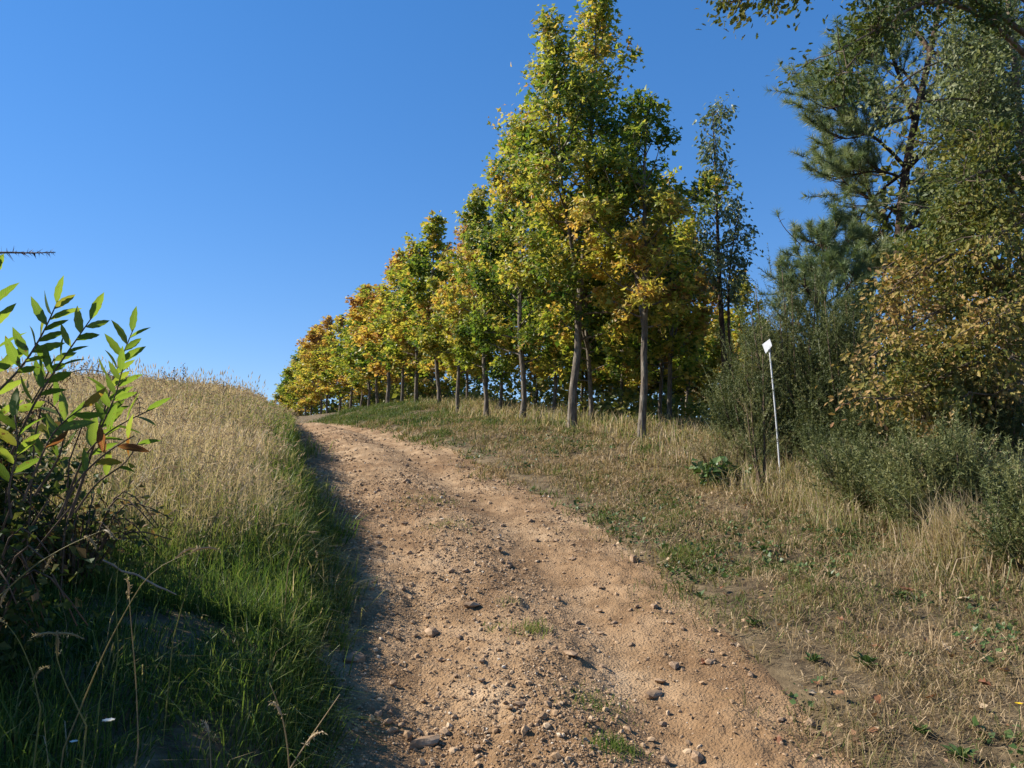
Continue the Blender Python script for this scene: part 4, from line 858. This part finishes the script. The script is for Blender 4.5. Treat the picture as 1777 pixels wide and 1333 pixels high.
grass_clump('pale dry grass fringe below the straw tussock', hit(1560, 985), 420, .26, .22, .82, 821, .9, .005, name='grass_tussock')
grass_clump('bright green upright grass clump at the left lip of the track', hit(440, 925), 420, .34, .14, .42, 822, .5, .008, name='grass_tussock')
grass_clump('bright green grass patch low on the left mound', hit(300, 850), 420, .36, .25, .46, 823, .5, .008, name='grass_tussock')
grass_clump('vivid green grass patch at the top of the left bank', hit(485, 752), 500, .42, .35, .40, 824, .4, .014, name='grass_tussock')
grass_clump('sunlit grass clump in the lower left corner', (-1.72, 2.75), 500, .30, .16, .42, 825, .6, .005, name='grass_tussock')

# ------------------------------------------------------------------ foreground left: chestnut sapling
def lance_mesh(seed, tone):
    r = rngf(seed); n = 9; t = np.linspace(0, 1, n); w = .15 * np.sin(np.pi * np.clip(t, 0, 1) ** .85) ** .8; w[0] = .012; w[-1] = .002
    z = -.16 * t * t * r.uniform(.3, 1.5); tooth = np.where(np.arange(n) % 2 == 0, 1.0, .86)
    L = np.stack([-w * tooth, t, z + .35 * w], -1); C = np.stack([0 * t, t, z], -1); Rr = np.stack([w * tooth, t + .02, z + .35 * w], -1)
    V = np.vstack([L, C, Rr]); F = []
    for i in range(n - 1): F += [(n + i, n + i + 1, i + 1, i), (2 * n + i, 2 * n + i + 1, n + i + 1, n + i)]
    g = Geo(); g.add(V, np.array(F), tone); return g.mesh('leaf', M['chestnut'], True)
LME = [lance_mesh(900 + k, tn) for k, tn in enumerate([.3, .45, .55, .65])]; RED = [lance_mesh(910, 1.0), lance_mesh(911, .88)]
D0 = 3.3; cb0 = np.array([-2.45, 3.45, 0]); cb0[2] = float(H(cb0[0], cb0[1])) - .03
ches = empty('chestnut_sapling', cb0, 'chestnut sapling with long toothed green leaves at the left edge', 'sapling')
r = rngf(905)
def chestnut_branch(pts, d, nleaf, llen, sides=(-1, 1), r0=.008, lo=.2, red=0., spread=.75, face=0.0):
    B = soft(px_path([(a, b, d) for a, b in pts]), 12); B = B + np.stack([0 * B[:, 0], np.linspace(0, r.normal(0, .08), 12), 0 * B[:, 0]], -1)
    g = Geo(); tube(g, B, np.linspace(r0, .0025, 12), 6); br = g.build('branch', M['twig'], ches, True, cb0)
    for i in range(nleaf):
        u = lo + (1 - lo) * (i + .5) / nleaf
        p = along(B, u); tg = nrm(along(B, min(1, u + .06)) - along(B, max(0, u - .06))); sd = sides[i % len(sides)]
        side = nrm(np.cross(tg, np.array([0, 1., 0]))) * sd
        if u > .95: ax = nrm(tg + r.normal(0, .15, 3))
        else: ax = nrm(tg * (1 - spread * .45) + side * spread + np.array([0, r.normal(0, .35), .1]))
        nm = nrm(np.array([-.6, .55, .55]) + r.normal(0, .38, 3)) * (1 if face == 0 else -1)
        me = RED[r.integers(0, 2)] if r.random() < red else LME[r.integers(0, 4)]
        piece('leaf', me, br, mat4(frames(ax[None], nm[None])[0], p - cb0, 1.0 * llen * r.uniform(.8, 1.15)))
chestnut_branch([(-10, 860), (0, 760), (6, 660), (8, 560), (4, 500), (0, 455)], D0, 16, .15, (1, -1), .009, .25)
chestnut_branch([(15, 800), (55, 700), (100, 630), (130, 585), (155, 548)], D0 - .1, 13, .13, (1, -1), .007, .35)
chestnut_branch([(-5, 680), (30, 640), (55, 590), (70, 550), (80, 515)], D0 - .15, 14, .13, (-1, 1), .006, .2)
chestnut_branch([(55, 700), (85, 660), (105, 625)], D0, 6, .11, (1, -1), .004, .3)
chestnut_branch([(120, 900), (145, 800), (160, 720), (175, 640), (200, 560)], D0 + .2, 20, .14, (-1, 1), .009, .30)
chestnut_branch([(160, 780), (175, 740), (198, 690), (210, 640)], D0 + .2, 8, .12, (1, -1), .005, .3)
chestnut_branch([(60, 860), (110, 780), (95, 700), (60, 690)], D0, 7, .15, (1, -1), .006, .3, face=.3)
chestnut_branch([(110, 880), (150, 780), (200, 740), (262, 712)], D0 + .1, 7, .14, (1, -1), .006, .45)
chestnut_branch([(100, 900), (130, 830), (180, 780), (222, 755)], D0 - .1, 5, .13, (1, -1), .006, .4, red=.5)
chestnut_branch([(40, 870), (60, 800), (80, 740), (130, 700)], D0 - .2, 7, .14, (1, -1), .006, .35, red=.2, face=.3)
chestnut_branch([(20, 900), (10, 850), (30, 780), (20, 720)], D0 - .2, 8, .14, (1, -1), .006, .3, red=.15)
chestnut_branch([(130, 890), (170, 830), (215, 810), (240, 760)], D0 + .1, 4, .12, (1, -1), .005, .4, red=.3)
g = Geo(); rr = rngf(906)
for q in range(3):
    e_ = at(rr.uniform(-10, 140), 870, D0); tube(g, soft(np.array([cb0 + rr.normal(0, .05, 3), (cb0 + e_) / 2 + rr.normal(0, .05, 3), e_]), 8), np.linspace(.006, .004, 8), 6)
g.build('stem', M['twig'], ches, True, cb0)

# gorse sprig reaching in from the left
g = Geo(); fo = Geo(); r = rngf(920); sp0 = np.array([-2.1, 1.75, float(H(-2.1, 1.75)) - .02])
B = np.vstack([soft(np.vstack([sp0, sp0 + np.array([-.02, .02, .8]), at(-60, 446, 1.9)]), 10), soft(px_path([(-50, 445, 1.9), (0, 437, 1.9), (50, 440, 1.9), (96, 438, 1.9)]), 10)])
tube(g, B, np.concatenate([np.linspace(.008, .004, 10), np.linspace(.0038, .0012, 10)]), 5)
n = 95; C = along(B[9:], np.linspace(0, .99, n)); az = r.uniform(0, 6.28, n); tgd = nrm(B[-1] - B[10]); d = np.stack([0.45 + 0 * az, np.cos(az), np.sin(az)], -1); d = nrm(d); sd_ = nrm(np.cross(d, r.normal(size=(n, 3)))) * .0013
L = (r.uniform(.012, .034, n) * np.linspace(1.15, .5, n))[:, None]; V = np.stack([C - sd_, C + sd_, C + d * L], 1); fo.add(V.reshape(-1, 3), np.arange(n * 3).reshape(-1, 3), .1)
e = empty('gorse_sprig', sp0, 'spiny bare gorse sprig poking in against the sky', 'sprig'); g.build('stem', M['twig'], e, True, sp0); fo.build('spines', M['bracken'], e, False, sp0)

# ------------------------------------------------------------------ bracken
def bracken(label, pts, d, plen, seed, tone, curl=.5):
    r = rngf(seed); g = Geo(); B = soft(px_path([(a, b, d) for a, b in pts]), 24); x0, y0 = B[0, 0], B[0, 1]
    B = np.vstack([[x0, y0, float(H(x0, y0)) - .02], B]); b0 = B[0].copy(); st = Geo(); tube(st, B, np.linspace(.005, .0015, len(B)), 5)
    for i in range(4, len(B) - 1):
        tg = nrm(B[i + 1] - B[i - 1]); u = i / len(B); L = plen * (1.25 - u) * r.uniform(.75, 1.1)
        for s in (-1, 1):
            sd_ = nrm(np.cross(tg, np.array([0, 1., .2])) * s + tg * .4 + r.normal(0, .15, 3)); P = curve(r, B[i], sd_, L, 7, -.12 * curl, .12); tube(g, P, np.linspace(.0016, .0008, 7), 3, tone, cap=False)
            for j in range(1, 7):
                for s2 in (-1, 1):
                    ax = nrm(np.cross(nrm(P[j] - P[j - 1]), np.array([.2, 1., .1])) * s2 + r.normal(0, .3, 3)); nm = r.normal(size=3)
                    stamp(g, SLIM[0] * np.array([1.6, 1, 1]), SLIM[1], P[j][None], frames(ax[None], nm[None]), L * .22 * (1.1 - j / 8), np.array([np.clip(r.normal(tone, .15), 0, 1)]))
    e = empty('bracken_frond', b0, label, 'fern'); st.build('stalk', M['twig'], e, True, b0); g.build('frond', M['bracken'], e, False, b0)
bracken('dark withered bracken frond arching behind the chestnut shoots', [(60, 760), (75, 690), (100, 655), (140, 640), (185, 645), (212, 665)], 4.0, .12, 931, .25)
bracken('curled brown bracken frond over the tan mound', [(120, 800), (150, 720), (190, 690), (230, 680), (247, 700), (240, 725)], 4.2, .10, 932, .35)
bracken('dead bracken frond tangled in the leafy thicket', [(10, 860), (20, 760), (45, 720), (80, 705), (100, 720)], 4.0, .13, 933, .45)
bracken('rust-coloured bracken frond beside the oak trunk', [(1760, 860), (1745, 820), (1715, 800), (1680, 795)], 8.6, .26, 934, .95)
bracken('rusty bracken frond low at the right picture edge', [(1790, 900), (1765, 850), (1735, 830), (1700, 832)], 8.2, .24, 935, .9)
bracken('orange bracken frond in front of the thin back trunks', [(1225, 800), (1220, 775), (1232, 760), (1250, 758)], 13.0, .25, 936, .95)

# ------------------------------------------------------------------ tall seeding grass stems, foreground left
def seed_stem(label, pts, d, heads, seed, tone=.6):
    r = rngf(seed); B = soft(px_path([(a, b, d) for a, b in pts]), 16); x0, y0 = B[0, 0], B[0, 1]; h0 = float(H(x0, y0)) - .02
    if B[0, 2] > h0: B = np.vstack([[x0 - .02, y0, h0], B])
    b0 = B[0].copy(); g = Geo(); tube(g, B, np.linspace(.0026, .0011, len(B)), 5, tone); e = empty('seeding_grass', b0, label, 'grass stem')
    g.build('stem', M['grass'], e, True, b0)
    for (u, dx, dz, L) in heads:
        p = along(B, u); C = curve(r, p, (dx, r.normal(0, .2), dz), L, 7, -.16, .05); hg = Geo(); tube(hg, C, np.array([.001, .003, .0038, .0038, .0035, .0025, .0008]), 5, tone + .1)
        q = r.integers(0, 7, 46); fr = C[q] + r.normal(0, .0025, (46, 3)); leaves(hg, r, fr, r.normal(size=(46, 3)) + nrm(C[-1] - C[0]), .009, np.full(46, tone + .15), SLIM, .2)
        hg.build('seed_head', M['grass'], e, False, b0)
seed_stem('long pale seeding grass stem slanting across the left shade', [(110, 1300), (185, 1120), (260, 985), (330, 900 + 60), (385, 905)][:4], 2.5, [(1, .5, .5, .09), (.95, .4, .7, .07)], 941, .72)
seed_stem('drooping grass stem with four arching seed heads at the left edge', [(-30, 1060), (60, 980), (120, 945), (180, 920)], 2.4, [(1, 1, .1, .05), (.85, -.6, -.6, .06), (.7, -.5, -.8, .07), (.6, .5, -.9, .06), (.95, .4, -.2, .04)], 942, .68)
seed_stem('short grass stem with three drooping pods in the left shade', [(150, 1260), (110, 1180), (95, 1130), (98, 1100)], 2.4, [(1, -.5, .2, .07), (1, .1, -.4, .06), (1, .7, .2, .07)], 943, .64)
seed_stem('forked grass stem rising at the far left edge', [(70, 1230), (55, 1160), (30, 1105), (10, 1082)], 2.5, [(1, -.5, .5, .05), (.7, .4, 1, .06)], 944, .62)
seed_stem('upright reddish grass stem in the middle of the left shade', [(240, 1290), (236, 1180), (228, 1090), (224, 1035)], 2.7, [(1, -.05, 1, .06)], 945, .78)
seed_stem('pale bent grass stem leaning over the track edge', [(470, 1400), (505, 1330), (545, 1270), (590, 1205)], 2.2, [(.85, .5, .7, .06)], 946, .85)
seed_stem('thin wheat-coloured grass stem at the shaded track edge', [(505, 1400), (500, 1300), (490, 1240), (468, 1185)], 2.3, [(.9, -.3, .9, .05)], 947, .8)
seed_stem('short reddish grass stem at the bottom picture edge', [(366, 1400), (366, 1330), (364, 1290), (362, 1270)], 2.3, [(1, -.2, .9, .03), (.8, .4, .9, .03)], 948, .8)
seed_stem('fine upright grass stem beside the pale stick', [(205, 1130), (200, 1020), (212, 930), (222, 850)], 3.0, [(1, .1, 1, .06)], 949, .55)
seed_stem('fine slanting grass stem above the sunlit verge', [(300, 1110), (330, 1000), (355, 930), (372, 905)], 3.1, [(1, .3, 1, .05)], 950, .6)
seed_stem('arching pale grass stem over the green verge', [(500, 980), (520, 930), (540, 925), (548, 955)], 4.6, [(1, .3, -1, .04)], 951, .75)
# ------------------------------------------------------------------ small things
B = soft(px_path([(178, 972, 3.5), (215, 990, 3.55), (260, 1010, 3.6), (306, 1032, 3.65)]), 8); B[:, 2] = np.maximum(B[:, 2], H(B[:, 0], B[:, 1]) + .03)
B[2:6] += rngf(5).normal(0, .008, (4, 3)); g = Geo(); tube(g, B, np.array([.0045, .0055, .005, .0055, .0045, .005, .004, .003]), 6); tag(g.build('stick', M['deadwood'], None, True, B[0]), 'bare grey stick lying in the shaded grass', 'stick')

def flower(label, px, py, d, mat, rad, seed, np_=8):
    r = rngf(seed); top = at(px, py, d); b = np.array([top[0], top[1], float(H(top[0], top[1])) - .01])
    if top[2] < b[2] + .02: top[2] = b[2] + .05
    e = empty('flower', b, label, 'flower'); g = Geo(); tube(g, soft(np.array([b, (b + top) / 2 + .004, top]), 5), np.full(5, .0014), 4, .3); g.build('stem', M['grass'], e, True, b)
    fg = Geo(); az = np.arange(np_) * 6.283 / np_; ax = np.stack([np.cos(az), np.sin(az), .3 + 0 * az], -1); stamp(fg, KITE[0], KITE[1], np.tile(top, (np_, 1)), frames(ax, np.tile([0, 0, 1.], (np_, 1))), rad, r.random(np_)); fg.build('petals', M[mat], e, False, b)
flower('small white flower head low in the left shade', 188, 1252, 2.6, 'white', .022, 961)
flower('tiny white flower near the lower left corner', 128, 1288, 2.5, 'white', .014, 962)
flower('small yellow flower at the right picture edge', 1768, 1222, 3.9, 'yellow', .020, 963)

# dock seed stalks on the mound
r = rngf(970)
for i, (px, py, h) in enumerate([(282, 652, .5), (300, 648, .55), (315, 640, .75), (385, 672, .45)]):
    d = 17.5; p = base(px, d); b = np.array(p); top = at(px + 3, py - 8, d); top[2] = max(top[2], b[2] + .5); e = empty('dock_stalk', b, ['dark dock seed stalk leftmost on the mound skyline', 'dark dock seed stalk, second on the mound skyline', 'tallest dark dock seed stalk on the mound skyline', 'short dock stalk where the mound skyline starts to drop'][i], 'dock')
    g = Geo(); S = soft(np.array([b, (b + top) / 2, top]), 8); tube(g, S, np.linspace(.006, .003, 8), 4); g.build('stem', M['twig'], e, True, b)
    fg = Geo(); q = along(S, r.uniform(.6, 1, 40)) + r.normal(0, .022, (40, 3)); leaves(fg, r, q, r.normal(size=(40, 3)), .03, r.random(40), KITE); fg.build('seeds', M['dock'], e, False, b)

# weeds: rosettes on the right bank, each leaf its own piece
WL = []
for k in range(3):
    gg = Geo(); gg.add(np.array([(0, 0, 0), (-.1, .3, .1), (-.2, .65, .12), (0, 1, .02), (.2, .65, .12), (.1, .3, .1)]), np.array([[0, 5, 4, 3], [0, 3, 2, 1]]), .3 + .2 * k); WL.append(gg.mesh('leaf', M['ivy']))
r = rngf(980)
for i, (px, py, s, lb) in enumerate([(1505, 1160, .11, 'largest dark leafy weed in the middle of the right bank'), (1310, 1088, .08, 'green leafy weed near the edge of the track'), (1595, 1275, .07, 'small rosette weed on the lower right bare ground'),
    (1668, 1318, .09, 'leafy weed at the bottom right picture edge'), (1325, 960, .08, 'green weed below the bramble patch'), (1560, 1040, .08, 'pale green weed beside the long dead leaf'), (1410, 1150, .08, 'leafy weed beside the largest one'),
    (1215, 1040, .07, 'low weed at the right track edge'), (1440, 1005, .07, 'small weed in the dry turf of the right bank'), (1590, 1050, .06, 'tiny weed in the dry turf near the straw tussock')]):
    p = hit(px, py); e = empty('weed', p, lb, 'weed')
    for q in range(13):
        az = q * 2.4; el = r.uniform(.15, 1.0); ax = np.array([math.cos(az) * math.cos(el), math.sin(az) * math.cos(el), math.sin(el)]); piece('leaf', WL[q % 3], e, mat4(frames(ax[None], np.array([[0, 0, 1.]]))[0], np.array([0, 0, .005]), s * r.uniform(.6, 1.2)))

# fallen leaves
DL = []
for k in range(4):
    rr = rngf(990 + k); gg = Geo(); tv = OAK[0].copy(); tv[:, 2] = rr.normal(0, .07, len(tv)) + .25 * np.abs(tv[:, 0]); gg.add(tv, OAK[1], .5); DL.append(gg.mesh('fallen_leaf', M['deadleaf']))
spots = [(1505, 1130), (1630, 1125), (1265, 1045), (1258, 1030), (1420, 1225), (1455, 1215), (1545, 1040), (1585, 1035), (1660, 1050), (1570, 1075), (1650, 1150), (1700, 1130), (1760, 1180), (1745, 1150), (1385, 1210), (1525, 1235), (1670, 950), (1415, 1195),
         (1110, 905), (770, 922), (1300, 900), (1700, 1200), (1610, 1230), (1480, 1090), (1230, 1140), (1740, 1060), (1350, 1290), (1500, 1290)]
r = rngf(995)
for px, py in spots:
    p = hit(px + r.normal(0, 3), py + r.normal(0, 3)); z = float(T(p[0], p[1])) if inpath(p[0], p[1]) else p[2] + .035
    o = bpy.data.objects.new('fallen_leaf', DL[r.integers(0, 4)]); COL.objects.link(o); s = r.uniform(.06, .10); o.scale = (s, s, s); o.location = (p[0], p[1], z + .01); o.rotation_euler = (r.normal(0, .4), r.normal(0, .4), r.uniform(0, 6.28))
    tag(o, 'curled dry brown leaf fallen on the right bank or track', 'leaf', 'fallen leaves')
tris = sum(len(m.loops) - 2 * len(m.polygons) for m in bpy.data.meshes)
print('TRIANGLES', tris)
